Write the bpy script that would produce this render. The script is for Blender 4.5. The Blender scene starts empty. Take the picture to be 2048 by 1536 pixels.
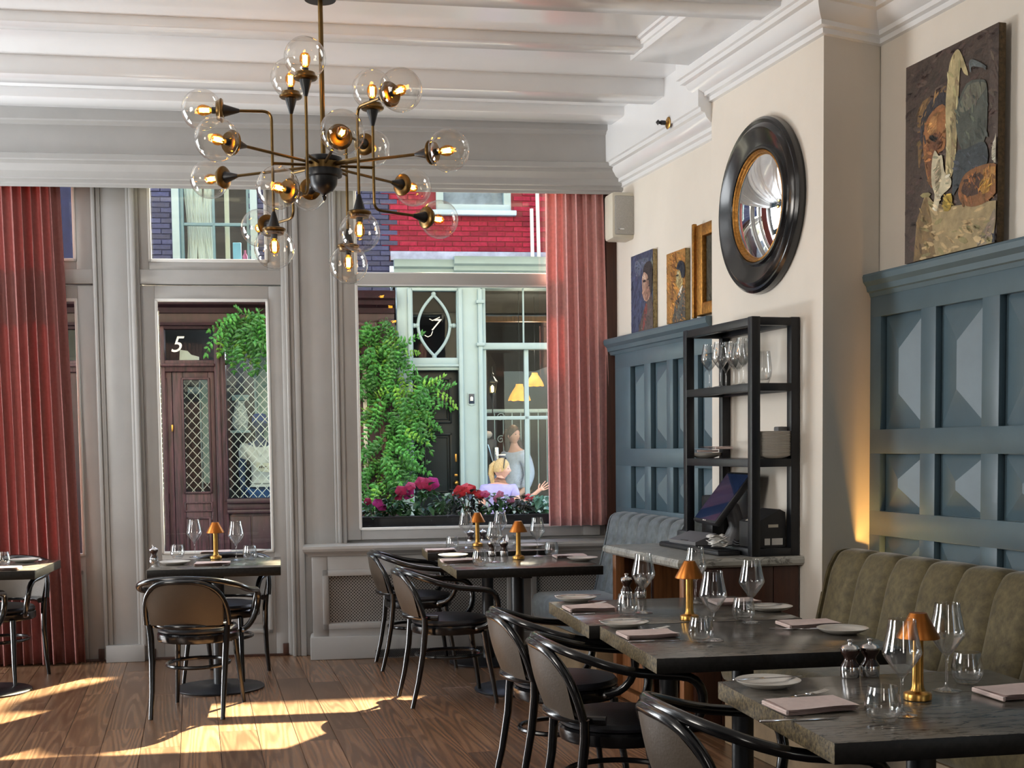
import bpy, bmesh, math, random
from mathutils import Vector as V, Matrix
S = bpy.context.scene
C = S.collection
rnd = random.Random(11)
R = math.radians
sin, cos, pi = math.sin, math.cos, math.pi

# ------------------------------------------------------------------ camera
F, CX, HC = 2600.0, 1024.0, 1.42
ROLL, PIT = .0118, R(3.63)
CY = 893.5 + F * math.tan(PIT)
_f = V((0, cos(PIT), -sin(PIT))); _r = V((1, 0, 0)); _u = _r.cross(_f)
CR = _r * cos(ROLL) - _u * sin(ROLL)
CU = _u * cos(ROLL) + _r * sin(ROLL)
CB = -_f
cam = bpy.data.cameras.new('camera')
cam.sensor_width = 36; cam.lens = F * 36 / 2048; cam.shift_y = (CY - 768) / 2048
cam.clip_start = .05; cam.clip_end = 300
camo = bpy.data.objects.new('camera', cam); C.objects.link(camo)
m = Matrix.Identity(4)
for i, ax in enumerate((CR, CU, CB)):
    for k in range(3): m[k][i] = ax[k]
m.translation = V((0, 0, HC)); camo.matrix_world = m
S.camera = camo

# ------------------------------------------------------------------ light
S.view_settings.view_transform = 'Standard'; S.view_settings.look = 'None'
S.view_settings.exposure = 0.0; S.view_settings.gamma = 1; S.view_settings.use_curve_mapping = False
S.cycles.use_denoising = True
S.cycles.max_bounces = 10; S.cycles.diffuse_bounces = 5; S.cycles.glossy_bounces = 5
S.cycles.transparent_max_bounces = 24; S.cycles.transmission_bounces = 8
S.cycles.sample_clamp_indirect = 6; S.cycles.caustics_reflective = False; S.cycles.caustics_refractive = False
SUN_EL, SUN_AZ = R(45), (-.417, -.909)            # azimuth: the way the light travels on the ground
W = bpy.data.worlds.new('sky'); S.world = W; W.use_nodes = True
nt = W.node_tree; bg = nt.nodes['Background']
sky = nt.nodes.new('ShaderNodeTexSky'); sky.sky_type = 'NISHITA'; sky.sun_disc = False
sky.sun_elevation = SUN_EL; sky.sun_rotation = math.atan2(-SUN_AZ[0], -SUN_AZ[1]); sky.altitude = 0
nt.links.new(sky.outputs[0], bg.inputs[0]); bg.inputs[1].default_value = 1.0
def light(name, kind, loc, energy, color=(1, 1, 1), size=1, size_y=None, aim=None, radius=None, spread=None):
    l = bpy.data.lights.new(name, kind); l.energy = energy; l.color = color
    o = bpy.data.objects.new(name, l); C.objects.link(o); o.location = loc
    if kind == 'AREA':
        l.size = size
        if size_y: l.shape = 'RECTANGLE'; l.size_y = size_y
        if spread: l.spread = spread
    if radius is not None: l.shadow_soft_size = radius
    if aim is not None: o.rotation_euler = (V(aim) - V(loc)).to_track_quat('-Z', 'Y').to_euler()
    return o
_h = V((SUN_AZ[0], SUN_AZ[1], 0)).normalized() * cos(SUN_EL)
sun = light('sun', 'SUN', (4, 16, 14), 70.0, (1, .89, .62)); sun.data.angle = R(.5)
sun.rotation_euler = V((_h.x, _h.y, -sin(SUN_EL))).to_track_quat('-Z', 'Y').to_euler()
# back, left, near and floor lights: fills added to brighten the room
light('room_fill_back', 'AREA', (.05, -3.4, 2.3), 30, (1, .94, .86), .8, 1.6, (.6, 4.5, 1.0))
light('room_fill_left', 'AREA', (-5.6, 7.2, 2.1), 108, (.93, .97, 1), 1.6, 2.0, (1.3, 6.6, 1.9))
light('room_fill_near', 'AREA', (-5.2, 2.2, 2.3), 140, (1, .94, .86), 1.6, 1.6, (2.7, 4.6, 2.4))
light('floor_fill', 'AREA', (-5.2, 7.6, .35), 150, (.95, .98, 1), 1.6, .8, (-.6, 6.6, 3.6))
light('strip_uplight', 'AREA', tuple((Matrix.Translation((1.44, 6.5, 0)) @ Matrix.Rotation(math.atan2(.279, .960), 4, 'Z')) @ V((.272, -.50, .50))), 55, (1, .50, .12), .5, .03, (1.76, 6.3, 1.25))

# ------------------------------------------------------------------ helpers
class MB:
    def __init__(s): s.v = []; s.f = []; s.mi = []; s.c = 0
    def add(s, vs, fs, T=None):
        o = len(s.v)
        for p in vs:
            p = V(p)
            s.v.append(T @ p if T else p)
        for f in fs: s.f.append([i + o for i in f]); s.mi.append(s.c)
        return s
    def box(s, x0, x1, y0, y1, z0, z1, T=None):
        if x0 > x1: x0, x1 = x1, x0
        if y0 > y1: y0, y1 = y1, y0
        if z0 > z1: z0, z1 = z1, z0
        return s.add([(x0,y0,z0),(x1,y0,z0),(x1,y1,z0),(x0,y1,z0),(x0,y0,z1),(x1,y0,z1),(x1,y1,z1),(x0,y1,z1)],
                     [(0,3,2,1),(4,5,6,7),(0,1,5,4),(1,2,6,5),(2,3,7,6),(3,0,4,7)], T)
    def cbox(s, x0, x1, y0, y1, z0, z1, b, T=None):      # box with chamfered edges
        bm = bmesh.new(); bmesh.ops.create_cube(bm, size=1)
        for v in bm.verts: v.co = V(((x0+x1)/2 + v.co.x*abs(x1-x0), (y0+y1)/2 + v.co.y*abs(y1-y0), (z0+z1)/2 + v.co.z*abs(z1-z0)))
        bmesh.ops.bevel(bm, geom=list(bm.edges), offset=b, segments=2, affect='EDGES', profile=.5)
        bm.verts.index_update()
        s.add([v.co.copy() for v in bm.verts], [[v.index for v in f.verts] for f in bm.faces], T); bm.free(); return s
    def tube(s, pts, r, n=8, caps=True, closed=False, T=None):
        pts = [V(p) for p in pts]; N = len(pts); rs = r if isinstance(r, (list, tuple)) else [r]*N
        vs = []; fs = []; nrm = None
        for i, p in enumerate(pts):
            a = pts[i-1] if (i > 0 or closed) else p
            b = pts[(i+1) % N] if (i < N-1 or closed) else p
            t = (b - a).normalized()
            if nrm is None:
                nrm = t.cross(V((0,0,1)))
                if nrm.length < .05: nrm = t.cross(V((1,0,0)))
            nrm = (nrm - t*nrm.dot(t)).normalized(); bn = t.cross(nrm)
            for k in range(n):
                q = 2*pi*k/n; vs.append(p + (nrm*cos(q) + bn*sin(q))*rs[i])
        M = N if closed else N-1
        for i in range(M):
            for k in range(n):
                a = i*n+k; b = i*n+(k+1)%n; c = ((i+1)%N)*n+(k+1)%n; d = ((i+1)%N)*n+k
                fs.append((a, b, c, d))
        if caps and not closed: fs.append(list(range(n))[::-1]); fs.append([(N-1)*n+k for k in range(n)])
        return s.add(vs, fs, T)
    def lathe(s, prof, n=20, T=None):
        vs = []; fs = []
        for r, z in prof:
            for k in range(n): vs.append((r*cos(2*pi*k/n), r*sin(2*pi*k/n), z))
        for i in range(len(prof)-1):
            for k in range(n):
                fs.append((i*n+k, i*n+(k+1)%n, (i+1)*n+(k+1)%n, (i+1)*n+k))
        if prof[0][0] > 1e-6: fs.append([k for k in range(n)][::-1]) if s.__dict__.get('cap', True) else None
        if prof[-1][0] > 1e-6 and s.__dict__.get('cap', True): fs.append([(len(prof)-1)*n+k for k in range(n)])
        return s.add(vs, fs, T)
    def nocap(s): s.cap = False; return s
    def prism(s, poly, z0, z1, T=None):
        n = len(poly)
        return s.add([(x, y, z0) for x, y in poly] + [(x, y, z1) for x, y in poly],
                     [list(range(n))[::-1], list(range(n, 2*n))] + [(i, (i+1)%n, n+(i+1)%n, n+i) for i in range(n)], T)
    def sweep(s, prof, path, z=0):
        """prof: (offset to the left of travel, height); path: plan points; mitred"""
        P = [V((x, y)) for x, y in path]; n = len(P); k = len(prof); vs = []; fs = []
        for i in range(n):
            d0 = (P[i]-P[i-1]).normalized() if i else (P[1]-P[0]).normalized()
            d1 = (P[i+1]-P[i]).normalized() if i < n-1 else d0
            n0 = V((-d0.y, d0.x)); n1 = V((-d1.y, d1.x)); mm = (n0+n1)
            mm = mm / max(.2, mm.dot(n0))
            for o, h in prof: q = P[i] + mm*o; vs.append((q.x, q.y, h+z))
        for i in range(n-1):
            for j in range(k-1): fs.append((i*k+j, (i+1)*k+j, (i+1)*k+j+1, i*k+j+1))
        fs.append(list(range(k))); fs.append([(n-1)*k+j for j in range(k)][::-1])
        return s.add(vs, fs)
    def sphere(s, c, r, n=16, T=None):
        rx, ry, rz = r if isinstance(r, (tuple, list)) else (r, r, r)
        vs = []; fs = []; h = n//2
        for i in range(h+1):
            a = pi*i/h
            for k in range(n): vs.append((c[0]+rx*sin(a)*cos(2*pi*k/n), c[1]+ry*sin(a)*sin(2*pi*k/n), c[2]+rz*cos(a)))
        for i in range(h):
            for k in range(n): fs.append((i*n+k, (i+1)*n+k, (i+1)*n+(k+1)%n, i*n+(k+1)%n))
        return s.add(vs, fs, T)
    def grid(s, fn, nu, nv, T=None):
        vs = [fn(i/nu, j/nv) for j in range(nv+1) for i in range(nu+1)]
        fs = [(j*(nu+1)+i, j*(nu+1)+i+1, (j+1)*(nu+1)+i+1, (j+1)*(nu+1)+i) for j in range(nv) for i in range(nu)]
        return s.add(vs, fs, T)
    def mesh(s, name, mats, smooth=True, ang=40):
        me = bpy.data.meshes.new(name); me.from_pydata(s.v, [], s.f); me.validate()
        for mt in (mats if isinstance(mats, (list, tuple)) else [mats]): me.materials.append(mt)
        if len(me.polygons) == len(s.mi): me.polygons.foreach_set('material_index', s.mi)
        if smooth:
            me.polygons.foreach_set('use_smooth', [True]*len(me.polygons)); me.set_sharp_from_angle(angle=R(ang))
        me.update(); return me
    def build(s, name, mats, parent=None, M=None, smooth=True, ang=40):
        o = bpy.data.objects.new(name, s.mesh(name, mats, smooth, ang)); C.objects.link(o)
        if parent: o.parent = parent
        if M is not None: o.matrix_local = M
        return o
def B(*a): return MB().box(*a)
def tag(o, label, cat, group=None):
    o['label'] = label; o['category'] = cat
    if group: o['group'] = group
    return o
def struct(o): o['kind'] = 'structure'; return o
def stuff(o): o['kind'] = 'stuff'; return o
def thing(name, label, cat, M=None, group=None):
    o = bpy.data.objects.new(name, None); C.objects.link(o); o.empty_display_size = .05
    if M is not None: o.matrix_world = M
    return tag(o, label, cat, group)
def at(x, y, z=0, rz=0): return Matrix.Translation((x, y, z)) @ Matrix.Rotation(rz, 4, 'Z')
KIDS = {}
def copy_tree(o, M=None, label=None, parent=None):
    c = o.copy(); C.objects.link(c)
    if parent: c.parent = parent
    if M is not None: c.matrix_local = M
    if label: c['label'] = label
    for k in list(o.children): copy_tree(k, None, None, c)
    return c
def inst(o, name, M, parent):                                   # same mesh, new object
    c = bpy.data.objects.new(name, o.data if hasattr(o, 'data') else o); C.objects.link(c); c.parent = parent; c.matrix_local = M
    return c
# frames: facade (x along it, y out to the street), right wall (x into the wall, y along it away from us)
FA = R(7.5); FO = V((-1.98, 8.87, 0)); FM = at(FO.x, FO.y, 0, FA)
WA = math.atan2(.279, .960); WO = V((1.44, 6.5, 0)); WM = at(WO.x, WO.y, 0, WA)
def ray(u, v): return CR*((u-CX)/F) + CU*(-(v-CY)/F) - CB
def onz(u, v, z=.75):
    d = ray(u, v); return V((0, 0, HC)) + d*((z-HC)/d.z)
def onp(u, v, Mx, off, ax):                                     # photo point on a plane of a frame, in the frame's own coordinates
    Mi = Mx.inverted(); o = Mi @ V((0, 0, HC)); d = Mi.to_3x3() @ ray(u, v)
    return o + d*((off-o[ax])/d[ax])
def fp(u, v, y=0): return onp(u, v, FM, y, 1)
def wp(u, v, x=0): return onp(u, v, WM, x, 0)

# ------------------------------------------------------------------ materials
def mat(name, col, rough=.5, metal=0, var=0, scale=8, bump=0, bscale=None, stretch=(1,1,1), emit=None, es=0, coat=0, sheen=0, spec=.5, trans=0, rand=0):
    mt = bpy.data.materials.new(name); mt.use_nodes = True; t = mt.node_tree; p = t.nodes['Principled BSDF']; L = t.links
    p.inputs['Base Color'].default_value = (*col, 1); p.inputs['Roughness'].default_value = rough; p.inputs['Metallic'].default_value = metal
    p.inputs['Specular IOR Level'].default_value = spec
    if coat: p.inputs['Coat Weight'].default_value = coat; p.inputs['Coat Roughness'].default_value = .12
    if sheen: p.inputs['Sheen Weight'].default_value = sheen; p.inputs['Sheen Roughness'].default_value = .4
    if emit: p.inputs['Emission Color'].default_value = (*emit, 1); p.inputs['Emission Strength'].default_value = es
    if var or bump:
        tc = t.nodes.new('ShaderNodeTexCoord'); mp = t.nodes.new('ShaderNodeMapping'); L.new(tc.outputs['Object'], mp.inputs[0])
        mp.inputs['Scale'].default_value = stretch
        if rand:
            oi = t.nodes.new('ShaderNodeObjectInfo'); ml = t.nodes.new('ShaderNodeMath'); ml.operation = 'MULTIPLY'; ml.inputs[1].default_value = 37
            L.new(oi.outputs['Random'], ml.inputs[0]); cb = t.nodes.new('ShaderNodeCombineXYZ'); L.new(ml.outputs[0], cb.inputs[0]); L.new(ml.outputs[0], cb.inputs[1])
            L.new(cb.outputs[0], mp.inputs['Location'])
        nz = t.nodes.new('ShaderNodeTexNoise'); nz.inputs['Scale'].default_value = scale; nz.inputs['Detail'].default_value = 6; nz.inputs['Roughness'].default_value = .6
        L.new(mp.outputs[0], nz.inputs['Vector'])
        if var:
            rp = t.nodes.new('ShaderNodeValToRGB'); rp.color_ramp.elements[0].position = .3; rp.color_ramp.elements[1].position = .7
            rp.color_ramp.elements[0].color = (*[max(0, c*(1-var)) for c in col], 1); rp.color_ramp.elements[1].color = (*[min(1, c*(1+var)) for c in col], 1)
            L.new(nz.outputs[0], rp.inputs[0]); out = rp.outputs[0]
            if rand:
                hs = t.nodes.new('ShaderNodeHueSaturation'); mr = t.nodes.new('ShaderNodeMapRange')
                mr.inputs['To Min'].default_value = 1-rand; mr.inputs['To Max'].default_value = 1+rand
                L.new(oi.outputs['Random'], mr.inputs[0]); L.new(mr.outputs[0], hs.inputs['Value']); L.new(out, hs.inputs['Color']); out = hs.outputs[0]
            L.new(out, p.inputs['Base Color'])
        if bump:
            bp = t.nodes.new('ShaderNodeBump'); bp.inputs['Strength'].default_value = bump; bp.inputs['Distance'].default_value = .01
            if bscale:
                n2 = t.nodes.new('ShaderNodeTexNoise'); n2.inputs['Scale'].default_value = bscale; n2.inputs['Detail'].default_value = 4
                L.new(mp.outputs[0], n2.inputs['Vector']); L.new(n2.outputs[0], bp.inputs['Height'])
            else: L.new(nz.outputs[0], bp.inputs['Height'])
            L.new(bp.outputs[0], p.inputs['Normal'])
    return mt
def glassm(name, tint=(1,1,1), refl=.06, edge=.8, rough=0.0, bump=0):
    mt = bpy.data.materials.new(name); mt.use_nodes = True; t = mt.node_tree; L = t.links
    for n in list(t.nodes):
        if n.type != 'OUTPUT_MATERIAL': t.nodes.remove(n)
    out = [n for n in t.nodes][0]
    tr = t.nodes.new('ShaderNodeBsdfTransparent'); tr.inputs[0].default_value = (*tint, 1)
    gl = t.nodes.new('ShaderNodeBsdfGlossy'); gl.inputs['Roughness'].default_value = rough
    lw = t.nodes.new('ShaderNodeLayerWeight'); lw.inputs[0].default_value = .35
    mr = t.nodes.new('ShaderNodeMapRange'); mr.inputs['To Min'].default_value = refl; mr.inputs['To Max'].default_value = edge
    pw = t.nodes.new('ShaderNodeMath'); pw.operation = 'POWER'; pw.inputs[1].default_value = 1.8
    L.new(lw.outputs['Facing'], pw.inputs[0]); L.new(pw.outputs[0], mr.inputs[0])
    mx = t.nodes.new('ShaderNodeMixShader'); L.new(mr.outputs[0], mx.inputs[0]); L.new(tr.outputs[0], mx.inputs[1]); L.new(gl.outputs[0], mx.inputs[2])
    if bump:
        tc = t.nodes.new('ShaderNodeTexCoord'); nz = t.nodes.new('ShaderNodeTexNoise'); nz.inputs['Scale'].default_value = 14; L.new(tc.outputs['Object'], nz.inputs['Vector'])
        bp = t.nodes.new('ShaderNodeBump'); bp.inputs['Strength'].default_value = bump; bp.inputs['Distance'].default_value = .02; L.new(nz.outputs[0], bp.inputs['Height']); L.new(bp.outputs[0], gl.inputs['Normal'])
    L.new(mx.outputs[0], out.inputs[0]); return mt
def woodfloor(name, c0, c1, rough):
    mt = mat(name, c1, rough, bump=.1, bscale=60, stretch=(26, .9, 6), rand=.3, var=.22, scale=2.2, coat=.12)
    t = mt.node_tree; L = t.links; hs = [n for n in t.nodes if n.type == 'HUE_SAT'][0]; mp = [n for n in t.nodes if n.type == 'MAPPING'][0]; tc = [n for n in t.nodes if n.type == 'TEX_COORD'][0]
    m2 = t.nodes.new('ShaderNodeMapping'); m2.inputs['Scale'].default_value = (5.5, .30, 1); L.new(tc.outputs['Object'], m2.inputs[0]); L.new(mp.inputs['Location'].links[0].from_socket, m2.inputs['Location'])
    nz = t.nodes.new('ShaderNodeTexNoise'); nz.inputs['Scale'].default_value = 1.0; nz.inputs['Detail'].default_value = 1.5; nz.inputs['Roughness'].default_value = .35; L.new(m2.outputs[0], nz.inputs['Vector'])
    ml = t.nodes.new('ShaderNodeMath'); ml.operation = 'MULTIPLY'; ml.inputs[1].default_value = 140; L.new(nz.outputs[0], ml.inputs[0])   # growth rings: contour lines of a slow noise
    sn = t.nodes.new('ShaderNodeMath'); sn.operation = 'SINE'; L.new(ml.outputs[0], sn.inputs[0])
    rp = t.nodes.new('ShaderNodeValToRGB'); rp.color_ramp.elements[0].position = .1; rp.color_ramp.elements[0].color = (.70, .65, .61, 1); rp.color_ramp.elements[1].position = .75; rp.color_ramp.elements[1].color = (1, 1, 1, 1)
    mr = t.nodes.new('ShaderNodeMapRange'); mr.inputs['From Min'].default_value = -1; L.new(sn.outputs[0], mr.inputs[0]); L.new(mr.outputs[0], rp.inputs[0])
    mx = t.nodes.new('ShaderNodeMix'); mx.data_type = 'RGBA'; mx.blend_type = 'MULTIPLY'; mx.inputs[0].default_value = 1
    L.new(hs.inputs['Color'].links[0].from_socket, mx.inputs[6]); L.new(rp.outputs[0], mx.inputs[7]); L.new(mx.outputs[2], hs.inputs['Color'])
    return mt
def marble(name, base, vein, rough, scale=2.2, rz=1.2, width=.035):
    mt = mat(name, base, rough, var=.22, scale=3); t = mt.node_tree; L = t.links; p = t.nodes['Principled BSDF']
    mp = [n for n in t.nodes if n.type == 'MAPPING'][0]
    m2 = t.nodes.new('ShaderNodeMapping'); m2.inputs['Rotation'].default_value = (0, 0, rz); m2.inputs['Scale'].default_value = (scale, scale*5.5, scale); L.new(mp.outputs[0], m2.inputs[0])
    nz = t.nodes.new('ShaderNodeTexNoise'); nz.inputs['Scale'].default_value = 1.3; nz.inputs['Detail'].default_value = 5; nz.inputs['Roughness'].default_value = .55; nz.inputs['Distortion'].default_value = .6; L.new(m2.outputs[0], nz.inputs['Vector'])
    sb = t.nodes.new('ShaderNodeMath'); sb.operation = 'SUBTRACT'; sb.inputs[1].default_value = .5; L.new(nz.outputs[0], sb.inputs[0])
    ab = t.nodes.new('ShaderNodeMath'); ab.operation = 'ABSOLUTE'; L.new(sb.outputs[0], ab.inputs[0])
    rp = t.nodes.new('ShaderNodeValToRGB'); rp.color_ramp.elements[0].position = .004; rp.color_ramp.elements[0].color = (*vein, 1)
    rp.color_ramp.elements[1].position = width; rp.color_ramp.elements[1].color = (1, 1, 1, 1); L.new(ab.outputs[0], rp.inputs[0])
    mx = t.nodes.new('ShaderNodeMix'); mx.data_type = 'RGBA'; mx.blend_type = 'MULTIPLY'; mx.inputs[0].default_value = 1
    L.new(p.inputs['Base Color'].links[0].from_socket, mx.inputs[6]); L.new(rp.outputs[0], mx.inputs[7]); L.new(mx.outputs[2], p.inputs['Base Color'])
    return mt
def clothm(name, col, trl=.35, tl_=(1.9, .5), var=.12):
    mt = mat(name, col, .85, var=var, scale=40, bump=.15, bscale=260); t = mt.node_tree; L = t.links; p = t.nodes['Principled BSDF']
    out = [n for n in t.nodes if n.type == 'OUTPUT_MATERIAL'][0]
    tl = t.nodes.new('ShaderNodeBsdfTranslucent'); tl.inputs[0].default_value = (min(1, col[0]*tl_[0]), col[1]*tl_[1], col[2]*tl_[1], 1)
    mx = t.nodes.new('ShaderNodeMixShader'); mx.inputs[0].default_value = trl; L.new(p.outputs[0], mx.inputs[1]); L.new(tl.outputs[0], mx.inputs[2]); L.new(mx.outputs[0], out.inputs[0])
    return mt
M_ = {}
M_['paint'] = mat('grey_white_paint', (.41, .405, .395), .3, var=.04, scale=5, bump=.04, bscale=30)
M_['paintw'] = mat('white_gloss_paint', (.78, .78, .76), .3)
M_['ceil'] = mat('ceiling_gloss_paint', (.84, .85, .86), .2, var=.03, scale=2, bump=.02, bscale=5, coat=.6)
M_['wall'] = mat('beige_plaster', (.75, .695, .615), .8, var=.03, scale=3, bump=.05, bscale=80)
M_['wain'] = mat('blue_grey_paint', (.078, .126, .155), .38, var=.08, scale=6, bump=.03, bscale=40)
M_['floor'] = woodfloor('oiled_oak', (.040, .018, .010), (.23, .128, .072), .27)
M_['floorbase'] = mat('floor_gap', (.03, .016, .01), .6, var=.3, scale=9)
M_['black'] = mat('black_lacquer', (.006, .006, .007), .2, var=.2, scale=20, coat=.4)
M_['steel'] = mat('black_steel', (.007, .008, .011), .4, var=.25, scale=25, bump=.03)
M_['leather'] = mat('black_leather', (.016, .017, .022), .36, var=.2, scale=12, bump=.12, bscale=120)
M_['taupe'] = mat('taupe_leather', (.066, .046, .029), .5, var=.12, scale=9, bump=.08, bscale=120)
M_['marble'] = marble('grey_marble', (.15, .135, .115), (.05, .045, .04), .2, 4.2, -.5, .032)
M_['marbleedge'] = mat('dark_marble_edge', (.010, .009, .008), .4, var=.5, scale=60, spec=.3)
M_['litedge'] = mat('rough_stone_edge_lit_gold', (.115, .085, .040), .6, var=.95, scale=90, bump=.4)  # gold light on the left table edges, put into the stone colour
M_['marblelt'] = marble('pale_marble', (.40, .40, .37), (.42, .42, .42), .28, 5)
M_['brass'] = mat('brushed_brass', (.52, .285, .075), .3, 1, var=.1, scale=30)
M_['copper'] = mat('copper_shade', (.42, .145, .032), .38, 1, var=.1, scale=20)
M_['dbrass'] = mat('aged_brass', (.15, .092, .034), .3, 1, var=.15, scale=30)
M_['gold'] = mat('old_gilding', (.42, .20, .05), .42, 1, var=.4, scale=60, bump=.4)
M_['chrome'] = mat('polished_steel', (.75, .75, .76), .14, 1, var=.05)
M_['china'] = mat('stone_china', (.68, .65, .60), .28, var=.04, scale=30)
M_['napkin'] = mat('pink_linen', (.74, .60, .565), .9, var=.06, scale=50, bump=.15, bscale=300)
M_['mill'] = mat('dark_walnut', (.035, .014, .010), .2, var=.3, scale=20, coat=.6)
M_['glass'] = glassm('clear_glass', (.96, .965, .965), .10, .97)
M_['pane'] = glassm('window_pane', (.97, .985, .98), .018, .45)
M_['panef'] = glassm('shop_pane', (.85, .90, .90), .010, .4)
M_['globe'] = glassm('seeded_globe_glass', (.98, .965, .935), .045, .85, bump=.3)
M_['bulb'] = mat('amber_bulb', (.9, .5, .1), .3, emit=(1, .52, .07), es=5.0)
M_['fil'] = mat('glowing_filament', (1, .7, .2), .3, emit=(1, .66, .18), es=55.0)
M_['curtL'] = clothm('red_curtain_cloth', (.31, .128, .115), .14)
M_['curtR'] = clothm('rose_curtain_cloth', (.80, .445, .425), .10, (1.2, .85))
M_['velvet'] = mat('olive_velvet', (.112, .088, .038), .75, var=.45, scale=26, bump=.12, bscale=90, sheen=.35)
M_['velvetg'] = mat('sage_velvet', (.135, .16, .172), .62, var=.4, scale=22, bump=.12, bscale=90, sheen=.3)
M_['oak'] = mat('oiled_teak', (.23, .095, .035), .45, var=.35, scale=7, stretch=(6, 6, .5), bump=.06)
M_['dwood'] = mat('mahogany', (.055, .02, .012), .4, var=.3, scale=7, stretch=(6, 6, .5))
M_['tan'] = mat('tan_ply', (.26, .18, .10), .55, var=.25, scale=8)
M_['plastic'] = mat('black_plastic', (.015, .015, .017), .45, var=.15, scale=40)
M_['grey'] = mat('grey_plastic', (.16, .16, .17), .4, var=.1)
M_['cream'] = mat('cream_plastic', (.62, .58, .48), .45, var=.05)
M_['spgrille'] = mat('speaker_cloth', (.42, .41, .38), .7, var=.2, scale=220)
M_['screen'] = mat('dark_glass_screen', (.02, .035, .09), .06, var=.05)
M_['mirror'] = mat('mirror_silver', (.93, .94, .95), .015, 1)
M_['paper'] = mat('white_paper', (.75, .74, .71), .8, var=.05, scale=60)
# ================================================================== STRUCTURE
P_, PW, WL = M_['paint'], M_['paintw'], M_['wall']
# floor: boards are parts
fl = struct(MB().box(-6.5, 5.5, -5, 9.6, -.12, -.006).build('floor', M_['floorbase']))
FR = R(13.74); FLM = Matrix.Rotation(FR, 4, 'Z')
bw = .186; pm = {}
def plankmesh(L):
    k = round(L, 1)
    if k not in pm: pm[k] = MB().cbox(-bw/2+.0012, bw/2-.0012, -k/2+.001, k/2-.001, -.012, 0, .0016).mesh('plank', M_['floor'], False)
    return pm[k]
for i in range(-19, 20):
    x = i*bw; y = 4.1 + rnd.random()*1.2 - abs(x)*.0
    lim = 9.55
    while y < lim:
        L = round(rnd.choice((1.4, 1.8, 2.2)), 1)
        P = FLM @ V((x, y+L/2, 0))
        if abs(P.x - P.y*.0) < 3.8 and -.45*P.y - .7 < P.x < .36*P.y + .4 and (FM.inverted() @ P).y < 1.0:
            inst(plankmesh(L), 'plank', Matrix.Translation(P) @ Matrix.Rotation(FR, 4, 'Z'), fl)
        y += L
# right wall: near run, chimney breast, far run
struct(MB().box(.36, .56, -9, -.14, 0, 3.7).build('wall_right', WL, M=WM))
MB().prism([(.0, -.225), (.36, -.135), (.56, -.135), (.56, 1.02), (.0, 1.02)], 0, 3.7).build('chimney_breast', WL, parent=bpy.data.objects['wall_right'])
MB().box(.07, .56, 1.02, 3.2, 0, 3.7).build('wall_bay', WL, parent=bpy.data.objects['wall_right'])
struct(B(-6.6, -6.4, -5, 9, 0, 3.7).build('wall_left', M_['wain']))
struct(B(-6.6, 5.5, -5.2, -5, 0, 3.7).build('wall_back', M_['dwood']))
# ceiling with beams (facade frame, y = -distance from the facade)
ce = struct(B(-6, 6.5, -14.5, .02, 3.605, 3.73).build('ceiling', M_['ceil'], M=FM))
BRM = Matrix.Rotation(R(-2.3), 4, 'Z').inverted()                 # the beams run a little askew of the front
def beam(d0, d1, z, x1):
    b = MB(); y0, y1 = -d0, -d1; b.cbox(-6, x1, y0, y1, z, 3.615, .008)
    for p in ([(x1, y0), (-6, y0)], [(-6, y1), (x1, y1)]): b.sweep([(0, 3.57), (.012, 3.572), (.018, 3.588), (.03, 3.592), (.034, 3.605), (0, 3.606)], p[::-1])
    o = b.build('ceiling_beam', M_['ceil'], parent=ce, ang=30); o.matrix_local = BRM; return o
for a_ in ((3.02, 2.80, 3.512, 3.35), (2.175, 2.03, 3.552, 3.1), (1.43, 1.235, 3.5, 2.95), (.775, .54, 3.545, 2.7), (3.75, 3.6, 3.552, 3.6), (4.6, 4.38, 3.51, 3.9), (6.2, 5.98, 3.51, 4.4)): beam(*a_)
h = MB().cbox(-.50, -.14, -.62, 1.0, 3.535, 3.615, .006)
h.sweep([(0, 3.565), (.014, 3.567), (.02, 3.588), (.036, 3.592), (.04, 3.605), (0, 3.606)], [(-.50, -.62), (-.50, 1.0)])
o = h.build('coffer_header', M_['ceil'], parent=ce); o.matrix_local = FM.inverted() @ WM
# facade cornice
cor = [(.19, 3.16), (.195, 3.135), (.205, 3.135), (.212, 3.152), (.232, 3.156), (.236, 3.178), (.262, 3.183), (.266, 3.204), (.275, 3.222), (.298, 3.240), (.318, 3.258), (.322, 3.280), (.345, 3.285), (.345, 3.318), (.325, 3.326), (.325, 3.50), (.335, 3.506), (.345, 3.522), (.365, 3.528), (.365, 3.645), (.19, 3.645)]
tr1 = struct(MB().sweep([(d, z) for d, z in cor], [(2.95, 0), (-6, 0)]).build('trim_1', M_['paint'], M=FM, ang=25))
# crown on the right wall (chimney and near run), lower on the far run
cr = [(0, 3.345), (.018, 3.35), (.022, 3.372), (.045, 3.378), (.05, 3.398), (.075, 3.41), (.10, 3.435), (.112, 3.462), (.135, 3.468), (.138, 3.49), (.152, 3.495), (.152, 3.65), (0, 3.65)]
struct(MB().sweep(cr, [(.36, -9), (.36, -.135), (0, -.225), (0, 1.02), (.07, 1.02)]).build('trim_2', M_['ceil'], M=WM, ang=25))
cf_ = [(o, z-.172 if z < 3.6 else z) for o, z in cr]
struct(MB().sweep(cf_, [(.07, 1.02), (.07, 2.86)]).build('trim_3', M_['ceil'], M=WM, ang=25))
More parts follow.
